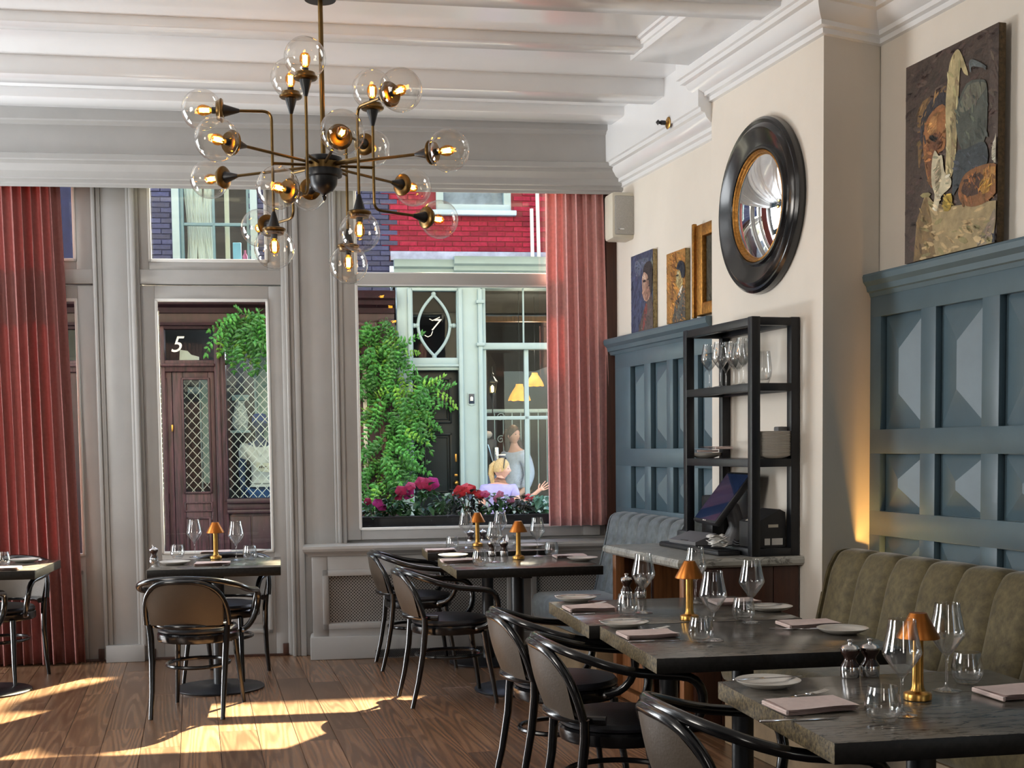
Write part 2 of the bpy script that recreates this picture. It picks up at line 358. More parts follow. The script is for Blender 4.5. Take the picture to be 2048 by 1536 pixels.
# facade wall
wf = MB()
for b in ((-6, 3.4, 0, .3, 3.74, 3.8), (-6, -2.62, 0, .3, 0, 3.75), (-.80, -.53, 0, .3, 0, 3.75), (.465, .835, 0, .3, 0, 3.75), (2.62, 3.4, 0, .3, 0, 3.75), (.835, 2.62, .0, .3, 0, .79)): wf.box(*b)
wfo = struct(wf.build('wall_front', P_, M=FM, smooth=False))
B(-9, 9, .02, .3, 3.76, 9.5).build('upper_wall', mat('buff_brick_wall', (.30, .26, .22), .8, var=.2, scale=5), parent=wfo, smooth=False)
def ribs(name, spans, z0, z1, base=None):
    """vertical mouldings: (s0, s1, projection) with bevelled edges"""
    root = None
    for s0, s1, d in spans:
        b = MB().cbox(s0, s1, -d, .02, z0, z1, min(.006, (s1-s0)*.3))
        o = b.build(name if root is None else 'moulding', P_, parent=root, M=FM if root is None else None)
        if root is None: root = struct(o)
    if base: MB().cbox(*base, .006).build('foot_block', P_, parent=root)
    return root
ribs('trim_4', [(-.735, -.57, .05), (-.79, -.765, .075), (-.765, -.735, .06), (-.57, -.548, .065), (-.548, -.515, .08)], 0.10, 3.72, (-.78, -.525, -.095, 0, 0, .115))
ribs('trim_5', [(.555, .765, .05), (.462, .487, .085), (.487, .515, .065), (.515, .555, .075), (.765, .785, .06), (.785, .812, .075), (.812, .845, .055)], 0.0, 3.72)
def panel_mould(b, s0, s1, z0, z1, y, w=.022, d=.014):
    for a in ((s0, s1, z0, z0+w), (s0, s1, z1-w, z1)): b.cbox(a[0], a[1], y-d, y+.004, a[2], a[3], .005)
    for a in ((s0, s0+w), (s1-w, s1)): b.cbox(a[0], a[1], y-d, y+.004, z0, z1, .005)
def doorset(name, wname, g0, g1, l0, l1, closed=True):
    d = MB(); y0, y1 = -.012, .045
    d.cbox(l0, g0, y0, y1, .012, 2.525, .003); d.cbox(g1, l1, y0, y1, .012, 2.525, .003)
    d.cbox(g0, g1, y0, y1, 2.425, 2.525, .003); d.cbox(g0, g1, y0, y1, .012, .735, .003)
    dr = struct(d.build(name, P_, M=FM))
    b = MB(); panel_mould(b, g0-.0, g1+.0, 2.403-1.668-.018, 2.44, y0, .02, .012); b.build('glazing_bead', PW, parent=dr)
    b = MB(); panel_mould(b, g0+.02, g1-.02, .16, .62, y0, .03, .016); b.cbox(g0+.09, g1-.09, y0-.01, y0+.01, .23, .55, .006); b.build('door_panel', P_, parent=dr)
    B(g0, g1, .018, .022, .73, 2.43).build('pane', M_['pane'], parent=dr, smooth=False)
    b = MB(); b.cbox(l0-.028, l0, -.03, .08, 0, 3.72, .004); b.cbox(l1, l1+.032, -.03, .08, 0, 3.72, .004); b.cbox(l0, l1, -.03, .08, 2.535, 2.63, .004)
    b.build('door_frame', P_, parent=dr)
    MB().cbox(l0-.02, l1+.02, -.03, .12, -.004, .016, .003).build('threshold', M_['dwood'], parent=dr)
    b = MB(); b.cbox(l0, l0+.035, -.03, .0, 0, .075, .003); b.cbox(l1-.04, l1, -.03, 0, 0, .085, .003); b.build('hinge_block', M_['dwood'], parent=dr)
    w = MB(); zz = 2.63
    w.cbox(l0, g0-.03, -.015, .06, zz, 3.72, .003); w.cbox(g1+.0, l1, -.015, .06, zz, 3.72, .003); w.cbox(g0-.03, g1, -.015, .06, zz, 2.695, .004)
    wn = struct(w.build(wname, P_, M=FM))
    b = MB(); panel_mould(b, g0-.032, g1+.004, 2.682, 3.48, -.012, .022, .012); b.build('glazing_bead', PW, parent=wn)
    B(g0-.03, g1, .018, .022, 2.69, 3.72).build('pane', M_['pane'], parent=wn, smooth=False)
doorset('door_1', 'window_1', -.405, .347, -.497, .432)
doorset('door_2', 'window_2', -2.42, -.905, -2.56, -.80)
# big right window: fixed light under a transom light
w3 = MB()
w3.cbox(.84, .942, -.04, .10, .79, 3.72, .004); w3.cbox(2.50, 2.62, -.04, .10, .79, 3.72, .004)
w3.cbox(.942, 2.5, -.035, .10, .79, .868, .004); w3.cbox(.942, 2.5, -.05, .10, 2.535, 2.612, .004)
w3 = struct(w3.build('window_3', P_, M=FM))
b = MB(); panel_mould(b, .93, 2.51, .856, 2.548, -.035, .02, .012); panel_mould(b, .93, 2.51, 2.60, 3.48, -.035, .02, .012); b.build('glazing_bead', PW, parent=w3)
B(.94, 2.5, .048, .052, .86, 2.54).build('pane', M_['pane'], parent=w3, smooth=False)
B(.94, 2.5, .048, .052, 2.61, 3.72).build('pane', M_['pane'], parent=w3, smooth=False)
# radiator cover under it
rc = thing('radiator_cover', 'grey-white panelled radiator cover with lattice grilles under the big window', 'radiator cover', FM)
b = MB(); s0, s1 = .605, 2.735
for a in ((s0, .715), (1.93, 2.125), (2.66, s1)): b.cbox(a[0], a[1], -.25, -.22, .15, .70, .004)
b.cbox(.70, 2.68, -.25, -.22, .565, .70, .004); b.cbox(.70, 2.68, -.25, -.22, .15, .248, .004)
b.box(s0, s0+.03, -.24, -.003, .15, .70); b.box(s1-.03, s1, -.24, -.003, .15, .70)
b.build('carcass', P_, parent=rc)
b = MB(); panel_mould(b, .675, 1.965, .205, .605, -.25, .04, .018); panel_mould(b, 2.09, 2.7, .205, .605, -.25, .04, .018); b.build('moulding', P_, parent=rc)
MB().cbox(s0-.02, s1, -.275, -.003, 0, .155, .008).build('plinth', P_, parent=rc)
MB().sweep([(0, .70), (.012, .70), (.02, .715), (.035, .722), (.05, .735), (.055, .752), (.05, .768), (.0, .772)], [(s1+.02, -.25), (s0-.005, -.25), (s0-.005, -.003)]).build('sill_nosing', P_, parent=rc, ang=25)
MB().cbox(s0-.008, s1+.02, -.253, -.004, .74, .772, .002).build('sill', P_, parent=rc)
B(.70, 2.68, -.10, -.09, .2, .6).build('back_panel', M_['plastic'], parent=rc, smooth=False)
def lattice(s0, s1, z0, z1, y, p, w, name, mt, parent, dx=1.0, th=.004):
    b = MB(); H = z1-z0; q = p*dx
    k = int((s1-s0+H*dx)/q)+1
    for sg in (1, -1):
        for i in range(-1, k+1):
            # line s = a + sg*dx*(z-z0)
            a = s0 - (H*dx if sg > 0 else 0) + i*q
            za, zb = 0, H
            sa, sb = a, a+sg*dx*H
            def clip(s): return (s-a)/(sg*dx)
            lo, hi = (s0, s1)
            ts = sorted([clip(lo), clip(hi)]); za = max(0, ts[0]); zb = min(H, ts[1])
            if zb - za < .004: continue
            A = V((a+sg*dx*za, y, z0+za)); Bp = V((a+sg*dx*zb, y, z0+zb)); t = (Bp-A).normalized(); nn = V((-t.z, 0, t.x))*w/2; yy = V((0, th/2*(1.0 if sg > 0 else .6), 0))
            b.add([A-nn-yy, A+nn-yy, Bp+nn-yy, Bp-nn-yy, A-nn+yy, A+nn+yy, Bp+nn+yy, Bp-nn+yy], [(0,1,2,3), (7,6,5,4), (0,4,5,1), (1,5,6,2), (2,6,7,3), (3,7,4,0)])
    return stuff(b.build(name, mt, parent=parent, smooth=False))
lattice(.713, 1.932, .245, .567, -.236, .0215, .0068, 'lattice_grille', P_, rc)
lattice(2.123, 2.662, .245, .567, -.236, .0215, .0068, 'lattice_grille', P_, rc)
lattice(1.02, 2.7, .008, .062, -.279, .012, .003, 'floor_vent', M_['steel'], rc)
# dark board put in for the shadow in the corner behind the curtain
struct(MB().cbox(2.665, 2.79, -.10, -.002, .78, 3.4, .006).build('trim_6', M_['dwood'], M=FM))

# ------------------------------------------------------------------ wainscot (trim with frame members and raised panels as parts)
def wainscot(name, e_w, panels, t0, t1, cap0, cap1, z_low=.05):
    f0, f1 = -(e_w+.055), -(e_w+.022)            # x of front and back of the frame
    root = struct(MB().box(-(e_w+.02), -e_w, t0, t1, 0.02, 2.13).build(name, M_['wain'], M=WM))
    rows = ((.60, .965), (1.085, 1.365), (1.483, 2.03))
    for za, zb in ((.02, .60), (.965, 1.085), (1.365, 1.483), (2.03, 2.14)):
        MB().cbox(f0, f1, t0, t1, za, zb, .003).build('rail', M_['wain'], parent=root)
    ps = sorted(panels); edges = [t0] + [x for p in ps for x in p] + [t1]
    for i in range(0, len(edges), 2):
        a, b_ = edges[i], edges[i+1]
        if b_-a > .01:
            for za, zb in rows: MB().cbox(f0, f1, a, b_, za-.002, zb+.002, .003).build('stile', M_['wain'], parent=root)
    for a, b_ in ps:
        for za, zb in rows:
            xb, xf = -(e_w+.02), -(e_w+.062); g = .003
            a2, b2, z2, z3 = a+g, b_-g, za+g, zb-g; wd = (b2-a2)/2; hh = (z3-z2)/2; k = min(wd, hh*.86); tc = (a2+b2)/2
            vs = [(xb, a2, z2), (xb, b2, z2), (xb, b2, z3), (xb, a2, z3), (xf, tc, z2+k), (xf, tc, z3-k)]
            MB().add(vs, [(0, 1, 4), (1, 2, 5, 4), (2, 3, 5), (3, 0, 4, 5), (3, 2, 1, 0)]).build('raised_panel', M_['wain'], parent=root, smooth=False)
    capp = [(0, 2.125), (.058, 2.13), (.066, 2.15), (.078, 2.155), (.085, 2.18), (.105, 2.20), (.11, 2.225), (.105, 2.237), (0, 2.24)]
    MB().sweep([(o, z) for o, z in capp], [(-e_w, cap0), (-e_w, cap1)]).build('cap_rail', M_['wain'], parent=root, ang=25)
    return root
npan = [(-.575-.452*k, -.240-.452*k) for k in range(12)]
wn_ = wainscot('trim_7', -.36, npan, -6, -.125, -6, -.10)
fpan = [(1.03, 1.25), (1.37, 1.62), (1.72, 1.98), (2.09, 2.335)]
wf_ = wainscot('trim_8', -.07, fpan, 1.022, 2.62, 1.022, 2.70)
wf_.matrix_world = Matrix.Translation((0, 0, -.085)) @ WM

# ------------------------------------------------------------------ curtains
def curtain(name, label, s0, s1, z0, z1, d, pleats, depth, mt, flare=0.0, seed=1, top_gather=.85):
    rr = random.Random(seed); ph = [rr.uniform(-.5, .5) for _ in range(pleats*2+4)]; am = [rr.uniform(.5, 1.25) for _ in range(pleats*2+4)]
    n = pleats*14
    def pt(i, z):
        u = i/n; w = (z1-z)/(z1-z0)
        k = u*pleats; j = int(k)
        a = am[j]*(1-(k-j)) + am[j+1]*(k-j)
        p = ph[j]*(1-(k-j)) + ph[j+1]*(k-j)
        ang = 2*pi*(k + p*.35*w + .06*sin(3*w+j))
        dd = depth*a*(.75+.35*w)*sin(ang)
        sx = s0 + (s1-s0)*u + flare*u*w + depth*.45*a*cos(ang)*(.4+.6*w)
        return (sx, -d-dd, z)
    t = thing(name, label, 'curtain', FM)
    b = MB(); m_ = 26
    b.grid(lambda u, v: pt(round(u*n), z0 + (z1-z0)*v), n, m_)
    o = b.build('pleated_sheet', mt, parent=t, ang=180)
    md = o.modifiers.new('thick', 'SOLIDIFY'); md.thickness = .003
    MB().tube([(s0-.05, -d, z1-.005), (s1+.05, -d, z1-.005)], .012, 8).build('curtain_rail', M_['steel'], parent=t)
    return t
curtain('window_curtain', 'long dusty red curtain falling to the floor left of the front door', -2.35, -.985, .012, 3.40, .12, 22, .036, M_['curtL'], .065, 3)
curtain('window_curtain', 'rose pink curtain stopping at the sill right of the big window', 2.235, 2.63, .865, 3.40, .11, 6, .036, M_['curtR'], .05, 5)
# ================================================================== FURNITURE
BK, LE = M_['black'], M_['leather']
def make_chair(name):
    t = thing(name, 'chair', 'chair')
    MB().lathe([(.0, .438), (.20, .438), (.214, .446), (.216, .456), (.205, .470), (.15, .480), (0, .484)], 28).build('seat_pad', LE, parent=t)
    MB().nocap().lathe([(.188, .392), (.214, .392), (.219, .400), (.219, .432), (.212, .440), (.19, .440), (.188, .392)], 28).build('seat_ring', BK, parent=t)
    for sx in (-1, 1):
        MB().tube([(sx*.192, -.262, 0), (sx*.192, -.228, .14), (sx*.196, -.200, .30), (sx*.203, -.188, .43), (sx*.210, -.190, .50)], [.0125, .015, .017, .018, .017], 10).build('leg', BK, parent=t)
        MB().tube([(sx*.190, .215, 0), (sx*.178, .196, .14), (sx*.166, .168, .30), (sx*.160, .155, .40)], [.0115, .014, .017, .018], 10).build('leg', BK, parent=t)
    pts = []
    for k in range(25):                                             # hoop of the back
        a = pi*k/24; x = .222*cos(a); x = math.copysign(abs(x/.222)**.62*.222, x) if abs(x) > 1e-9 else 0
        z = .50 + .235*(sin(a)**.72 if 0 < k < 24 else 0)
        pts.append((x, -.19 - .27*(z-.47) - .052*(1-(x/.222)**2)*min(1, (z-.48)/.12 if z > .48 else 0), z))
    MB().tube(pts, .0155, 10).build('back_hoop', BK, parent=t)
    b = MB(); n = 20                                                # lower rail that wraps the back of the seat
    b.tube([(.232*sin(q), -.015-.247*cos(q), .492) for q in [R(-66+132*k/n) for k in range(n+1)]], .0165, 10); b.build('back_rail', BK, parent=t)
    def bp(u, v, off):
        x0 = .205*(2*u-1); top = .73-.10*abs(2*u-1)**3.2; z = .497 + (top-.497)*v
        return (x0*(.93+.07*v), -.195 - .26*(z-.47) - .05*(1-(x0/.222)**2)+off - .012*sin(pi*u)*sin(pi*v)*(1 if off < 0 else -1), z)
    b = MB(); b.grid(lambda u, v: bp(u, v, -.010), 14, 9); b.grid(lambda u, v: bp(1-u, v, .014), 14, 9); b.build('back_panel', M_['taupe'], parent=t, ang=60)
    P = []                                                          # arm bow round the back, forward and down to the seat
    half = [(.212, .10, .425), (.236, .150, .44), (.262, .190, .485), (.282, .205, .55), (.290, .190, .61), (.292, .150, .642), (.294, .08, .652), (.294, -.02, .664), (.286, -.10, .682), (.262, -.175, .706), (.215, -.235, .727), (.14, -.275, .742), (.06, -.292, .748)]
    full = half + [(0, -.296, .750)] + [(-x, y, z) for x, y, z in half[::-1]]
    sm = []
    for i in range(len(full)-1):                                    # Catmull-Rom
        p0, p1, p2, p3 = [V(full[max(0, min(len(full)-1, i+k))]) for k in (-1, 0, 1, 2)]
        for q in (0, .5): sm.append(.5*((2*p1)+(p2-p0)*q+(2*p0-5*p1+4*p2-p3)*q*q+(3*p1-p0-3*p2+p3)*q**3))
    sm.append(V(full[-1]))
    MB().tube(sm, .0165, 10).build('arm_bow', BK, parent=t)
    MB().tube([(.165*cos(2*pi*k/28), -.01+.185*sin(2*pi*k/28), .262) for k in range(28)], .0105, 8, closed=True).build('stretcher_ring', BK, parent=t)
    b = MB()
    for sx in (-1, 1): b.sphere((sx*.222, .095, .424), .011, 8)
    b.build('arm_screw', M_['chrome'], parent=t)
    return t
c0 = make_chair('bentwood_armchair'); used = [False]
def chair(x, y, rz, label, z=0):
    M = at(x, y, z, R(rz)); G = 'bentwood armchairs of the dining room'
    if not used[0]: o = c0; used[0] = True; o.matrix_world = M; o['label'] = label
    else: o = copy_tree(c0, M, label)
    o['group'] = G; return o
chair(-1.722, 7.06, -2, 'black bentwood armchair seen from behind at the small table before the door')
chair(-1.80, 8.06, 172, 'black bentwood armchair facing us between the small table and the front door')
chair(-.355, 7.28, -74, 'black bentwood armchair with blue-lit seat, nearer of two at the radiator tables')
chair(-.62, 8.46, -78, 'black bentwood armchair closest to the radiator lattice, farther of the two there')
chair(.215, 5.33, -76, 'taupe-backed bentwood armchair farthest of the three tucked along the right tables')
chair(.375, 4.57, -77, 'taupe-backed bentwood armchair in the middle of the three along the right tables')
chair(.655, 3.40, -75, 'bentwood armchair nearest to us, cut by the bottom of the photo')
chair(-3.10, 6.99, 6, 'black bentwood armchair at the left edge, its curved arm on the near side')
chair(-3.19, 8.02, 176, 'black bentwood armchair at the left edge, between the table and the red curtain')

def table(label, x, y, rz, w, d, h=.75, th=.05, baser=.26):
    t = thing('pedestal_table', label, 'table', at(x, y, 0, R(rz)), 'pedestal tables')
    b = MB(); b.cbox(-w/2, w/2, -d/2, d/2, h-th, h, .003)
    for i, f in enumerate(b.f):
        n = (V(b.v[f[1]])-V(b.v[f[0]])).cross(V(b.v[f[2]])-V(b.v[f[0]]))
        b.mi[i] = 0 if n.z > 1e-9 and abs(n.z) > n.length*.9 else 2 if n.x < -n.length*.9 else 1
    b.build('tabletop', [M_['marble'], M_['marbleedge'], M_['litedge']], parent=t)
    b = MB(); b.cbox(-w*.36, w*.36, -.03, .03, h-th-.02, h-th-.0005, .002); b.cbox(-.03, .03, -d*.36, d*.36, h-th-.02, h-th-.0005, .002); b.build('cross_bracket', M_['steel'], parent=t)
    MB().lathe([(.038, .012), (.038, h-th-.012)], 20).build('column', M_['steel'], parent=t)
    MB().lathe([(baser-.002, 0), (baser, .003), (baser, .010), (baser-.004, .013), (.07, .017), (.045, .03), (.04, .03)], 40).build('base_plate', M_['steel'], parent=t)
    return t
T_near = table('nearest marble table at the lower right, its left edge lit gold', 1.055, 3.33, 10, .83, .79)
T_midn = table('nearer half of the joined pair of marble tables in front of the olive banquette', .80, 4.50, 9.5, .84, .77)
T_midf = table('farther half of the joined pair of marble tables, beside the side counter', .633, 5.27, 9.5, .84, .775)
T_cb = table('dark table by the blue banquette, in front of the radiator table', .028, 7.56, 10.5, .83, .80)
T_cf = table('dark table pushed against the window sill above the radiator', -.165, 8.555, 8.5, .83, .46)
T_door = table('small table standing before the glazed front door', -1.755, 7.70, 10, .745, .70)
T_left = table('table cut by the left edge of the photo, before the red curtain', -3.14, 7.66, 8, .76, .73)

# ------------------------------------------------------------------ tableware (photo points on the table plane)
TH = .7505
def wine_mesh():
    b = MB().nocap()
    b.lathe([(.0, .0015), (.036, .0015), (.038, .003), (.030, .005), (.010, .009), (.0045, .016), (.0036, .03), (.0034, .075), (.0045, .09), (.009, .098)], 28)
    bowl = MB().nocap().lathe([(.004, .096), (.012, .101), (.026, .119), (.043, .144), (.0472, .152), (.0478, .158), (.0465, .165), (.040, .195), (.0345, .221), (.0330, .236), (.0325, .238), (.0322, .236), (.0337, .221), (.0392, .195), (.0457, .165), (.0468, .158), (.042, .146), (.0255, .1215), (.012, .1045), (0, .102)], 28)
    return b, bowl
def wineglass_make():
    t = thing('wine_glass', '', 'glass'); a, b = wine_mesh(); a.build('stem', M_['glass'], parent=t, ang=60); b.build('bowl', M_['glass'], parent=t, ang=60); return t
tum_b = MB().nocap().lathe([(0, .001), (.027, .001), (.031, .004), (.040, .018), (.0435, .032), (.043, .044), (.038, .072), (.0352, .086), (.0345, .0865), (.0338, .086), (.0365, .072), (.0414, .044), (.0418, .032), (.038, .02), (.028, .011), (0, .0095)], 28)
def lamp_make():
    t = thing('table_lamp', '', 'lamp')
    MB().lathe([(.033, 0), (.036, .002), (.036, .016), (.034, .019), (.020, .024), (.0155, .034), (.0145, .05), (.0135, .165), (.0135, .17)], 28).build('stem', M_['brass'], parent=t)
    MB().nocap().lathe([(.0535, .164), (.0545, .162), (.0548, .165), (.023, .224), (.0215, .227), (0, .228)], 32).build('lamp_shade', M_['copper'], parent=t)
    MB().lathe([(0, .158), (.012, .160), (.013, .168), (.010, .178), (0, .180)], 14).build('bulb', M_['bulb'], parent=t)
    return t
def mill_make():
    t = thing('pepper_mill', '', 'mill')
    MB().lathe([(.0255, .0), (.0265, .002), (.0265, .030), (.0262, .031)], 24).build('collar', M_['chrome'], parent=t)
    MB().lathe([(.0262, .031), (.026, .034), (.018, .046), (.0165, .054), (.0185, .060), (.024, .068), (.0265, .074), (.0265, .079)], 24).build('body', M_['mill'], parent=t)
    b = MB().lathe([(.0265, .079), (.027, .083), (.022, .090), (.010, .094), (.0065, .096), (.006, .099), (.0088, .103), (.0088, .108), (0, .110)], 24); b.build('cap', M_['chrome'], parent=t)
    return t
plate_b = MB().nocap().lathe([(0, .002), (.045, .002), (.05, 0), (.054, .002), (.072, .008), (.087, .016), (.0905, .0195), (.0885, .0205), (.07, .013), (.052, .0075), (0, .0065)], 36)
def napkin_b(w, d, seed):
    rr = random.Random(seed); b = MB(); a = [rr.uniform(-1, 1) for _ in range(6)]
    for k in range(3):
        z = .001+.0045*k; ox, oy = .002*a[k], .002*a[k+3]
        def top(u, v, z=z, ox=ox, oy=oy): 
            return ((u-.5)*w+ox + .004*a[k]*sin(3*v), (v-.5)*d+oy, z+.0035*(1+.6*sin(5*u+a[0]*3)*sin(4*v+a[1]*3)) + .003)
        def bot(u, v, top=top): p = top(1-u, v); return (p[0], p[1], p[2]-.0038)
        b.grid(top, 8, 6); b.grid(bot, 8, 6)
    for k in range(2): b.tube([(-w/2, -d/2+d*i/8, .006+.0045*k) for i in range(9)], .0042, 6)
    return b
fork_b = MB(); fork_b.cbox(-.0055, .0055, -.095, -.01, .001, .0035, .001); fork_b.cbox(-.0035, .0035, -.012, .03, .002, .0045, .001)
fork_b.cbox(-.0115, .0115, .028, .048, .003, .0055, .001)
for k in range(4): fork_b.tube([(-.0095+.0063*k, .046, .0043), (-.0095+.0063*k, .075, .0055), (-.0090+.006*k, .097, .0095)], .0013, 5)
knife_b = MB(); knife_b.cbox(-.0055, .0055, -.105, -.012, .0012, .0058, .0015)
knife_b.prism([(-.0045, -.012), (.0055, -.012), (.0085, .03), (.008, .07), (.0025, .10), (-.0045, .105)], .002, .0035)
def oneshot(b, name, mt, ang=40): return b.mesh(name, mt, True, ang)
ME = {'tumbler': oneshot(tum_b, 'tumbler', M_['glass'], 60), 'plate': oneshot(plate_b, 'side_plate', M_['china'], 50), 'fork': oneshot(fork_b, 'fork', M_['chrome']), 'knife': oneshot(knife_b, 'table_knife', M_['chrome']),
      'napkin0': oneshot(napkin_b(.195, .14, 1), 'napkin', M_['napkin']), 'napkin1': oneshot(napkin_b(.185, .145, 5), 'napkin', M_['napkin']), 'napkin2': oneshot(napkin_b(.19, .135, 9), 'napkin', M_['napkin'])}
PRO = {'wine': wineglass_make(), 'lamp': lamp_make(), 'mill': mill_make()}; first = {k: True for k in PRO}
def put(kind, P, label, rz=0, group=None):
    M = at(P.x, P.y, P.z, R(rz))
    if kind in PRO:
        if first[kind]: o = PRO[kind]; first[kind] = False; o.matrix_world = M; o['label'] = label
        else: o = copy_tree(PRO[kind], M, label)
        o['group'] = group or {'wine': 'wine glasses', 'lamp': 'brass table lamps', 'mill': 'pepper mills'}[kind]; return o
    nm, cat, gr = {'t': ('tumbler', 'glass', 'water tumblers'), 'p': ('side_plate', 'plate', 'side plates'), 'f': ('fork', 'fork', 'forks'), 'k': ('table_knife', 'knife', 'knives'), 'n': ('napkin', 'napkin', 'folded napkins')}[kind[0]]
    me = ME[kind]; o = bpy.data.objects.new(nm, me); C.objects.link(o); o.matrix_world = M
    return tag(o, label, cat, group or gr)
def lampglow(P): light('table_lamp_glow', 'POINT', (P.x, P.y, P.z+.145), .75, (1, .66, .3), radius=.012)
def T(u, v): return onz(u, v, TH)
def up(P, h): return V((P.x, P.y, P.z+h))
N = 'on the nearest marble table'
put('plate', T(1536, 1373), 'stone side plate with a knife across it on the nearest table', 0)
put('knife', up(T(1536, 1371), .018), 'knife lying across the side plate on the nearest table', -76)
put('napkin0', T(1621, 1417), 'folded pink napkin at the left front of the nearest table', 14)
put('fork', T(1598, 1393), 'fork whose tines show past the napkin on the nearest table', -62)
put('knife', T(1600, 1441), 'knife along the front edge of the napkin on the nearest table', -78)
put('tumbler', T(1765, 1443), 'water tumbler at the front of the nearest table')
put('wine', T(1803, 1431), 'wine glass in front of the lamp on the nearest table')
P = T(1835, 1399); put('lamp', P, 'copper-shaded brass lamp on the nearest table, largest in the photo'); lampglow(P)
put('wine', T(1893, 1382), 'wine glass behind and right of the lamp on the nearest table')
put('tumbler', T(1934, 1366), 'water tumbler right of the lamp on the nearest table')
put('mill', T(1700, 1354), 'dark mill, left of the two standing on the nearest table')
put('mill', T(1740, 1352), 'dark mill, right of the two standing on the nearest table')
put('napkin1', T(2040, 1391), 'folded pink napkin cut by the right edge of the photo', 12)
put('knife', T(2035, 1376), 'knife behind the napkin at the right edge of the photo', -80)
put('plate', T(1249, 1253), 'side plate with knife at the front left of the joined tables')
put('knife', up(T(1252, 1251), .018), 'knife on the front left side plate of the joined tables', -78)
put('napkin2', T(1297, 1273), 'pink napkin at the front left of the joined tables', 12)
put('fork', T(1293, 1261), 'fork beside the front left napkin of the joined tables', -62)
put('knife', T(1315, 1283), 'knife before the front left napkin of the joined tables', -80)
put('tumbler', T(1402, 1284), 'tumbler near the front edge of the joined tables')
put('wine', T(1426, 1281), 'wine glass right of the lamp near the front edge of the joined tables')
P = T(1379, 1240); put('lamp', P, 'copper-shaded lamp at the middle of the joined tables'); lampglow(P)
put('napkin0', T(1617, 1252), 'pink napkin at the right end of the joined tables', 10)
put('fork', T(1592, 1259), 'fork by the pink napkin at the right end of the joined tables', -105)
put('plate', T(1685, 1266), 'side plate at the right end of the joined tables, before the olive banquette')
put('wine', T(1503, 1246), 'wine glass on the right of the joined tables, before the wooden counter')
put('tumbler', T(1487, 1240), 'tumbler on the right of the joined tables beside a wine glass')
put('plate', T(1152, 1202), 'side plate with knife at the far left corner of the joined tables')
put('knife', up(T(1156, 1200), .018), 'knife on the far left side plate of the joined tables', -80)
put('napkin1', T(1178, 1220), 'pink napkin by the far left corner of the joined tables', 11)
put('fork', T(1172, 1210), 'fork beside the far left napkin of the joined tables', -62)
put('knife', T(1196, 1228), 'knife before the far left napkin of the joined tables', -80)
put('tumbler', T(1255, 1231), 'tumbler at the far side of the joined tables, before two mills')
put('wine', T(1287, 1226), 'wine glass at the far left of the joined tables, before the counter')
put('wine', T(1391, 1207), 'wine glass directly behind the lamp on the joined tables')
put('mill', T(1253, 1196), 'dark mill with a pink-lit cap at the far edge of the joined tables')
put('mill', T(1281, 1196), 'dark mill seen through the far wine glass on the joined tables')
put('napkin2', T(1470, 1207), 'pink napkin at the far right of the joined tables', 8)
put('plate', T(1540, 1221), 'side plate at the far right of the joined tables, next to the counter')
put('knife', up(T(1528, 1218), .018), 'knife on the side plate next to the counter', -80)
# radiator tables
put('plate', T(906, 1115), 'side plate on the left of the dark table by the blue banquette')
put('napkin0', T(917, 1124), 'blue-lit napkin on the left of the dark table by the blue banquette', 10)
put('knife', T(922, 1131), 'knife before the blue-lit napkin by the blue banquette', -80)
put('tumbler', T(960, 1131), 'tumbler on the left of the dark table by the blue banquette')
put('wine', T(990, 1125), 'wine glass left of the lamp on the dark table by the blue banquette')
put('mill', T(984, 1112), 'dark mill, left of the pair behind a wine glass by the blue banquette')
put('mill', T(1008, 1112), 'dark mill just left of the lamp on the dark table by the blue banquette')
P = T(1037, 1118); put('lamp', P, 'copper-shaded lamp on the dark table by the blue banquette'); lampglow(P)
put('wine', T(1075, 1113), 'wine glass right of the lamp on the dark table by the blue banquette')
put('tumbler', T(1103, 1112), 'tumbler before the napkin on the dark table by the blue banquette')
put('napkin1', T(1140, 1115), 'white napkin on the right of the dark table by the blue banquette', 8)
put('plate', T(1165, 1121), 'side plate at the right edge of the dark table by the blue banquette')
put('tumbler', T(905, 1099), 'tumbler on the left of the table under the window sill')
put('wine', T(932, 1096), 'wine glass left of the lamp on the table under the window sill')
P = T(955, 1092); put('lamp', P, 'brass lamp on the table under the window sill, before the flowers'); lampglow(P)
put('wine', T(1001, 1091), 'wine glass right of the lamp on the table under the window sill')
put('mill', T(941, 1088), 'dark mill left behind the lamp on the table under the sill')
put('mill', T(966, 1087), 'dark mill right behind the lamp on the table under the sill')
put('tumbler', T(1020, 1095), 'tumbler on the right of the table under the window sill')
put('napkin2', T(882, 1103), 'napkin at the left corner of the table under the window sill', 8)
put('plate', T(868, 1092), 'side plate at the far left of the table under the window sill')
put('plate', T(1062, 1095), 'side plate on the right of the table under the window sill')
# door table
put('mill', T(308, 1126), 'dark mill at the left corner of the table before the door')
put('tumbler', T(355, 1117), 'tumbler on the left of the table before the door')
put('wine', T(390, 1115), 'wine glass left of the lamp on the table before the door')
P = T(432, 1118); put('lamp', P, 'brass lamp on the small table before the door'); lampglow(P)
put('wine', T(473, 1121), 'wine glass right of the lamp on the table before the door')
put('tumbler', T(500, 1119), 'tumbler on the right of the table before the door')
put('plate', T(350, 1129), 'side plate at the front left of the table before the door')
put('napkin0', T(425, 1130), 'sunlit napkin at the front of the table before the door', 8)
put('knife', T(460, 1128), 'knife beside the sunlit napkin on the table before the door', -10)
put('napkin1', T(432, 1107), 'napkin at the far side of the table before the door', 8)
put('plate', T(505, 1106), 'side plate at the far right of the table before the door')
put('tumbler', T(6, 1133), 'tumbler on the table at the left edge of the photo')
put('plate', T(50, 1124), 'side plate on the table at the left edge of the photo')
put('napkin2', T(5, 1140), 'napkin on the table at the left edge of the photo', 8)

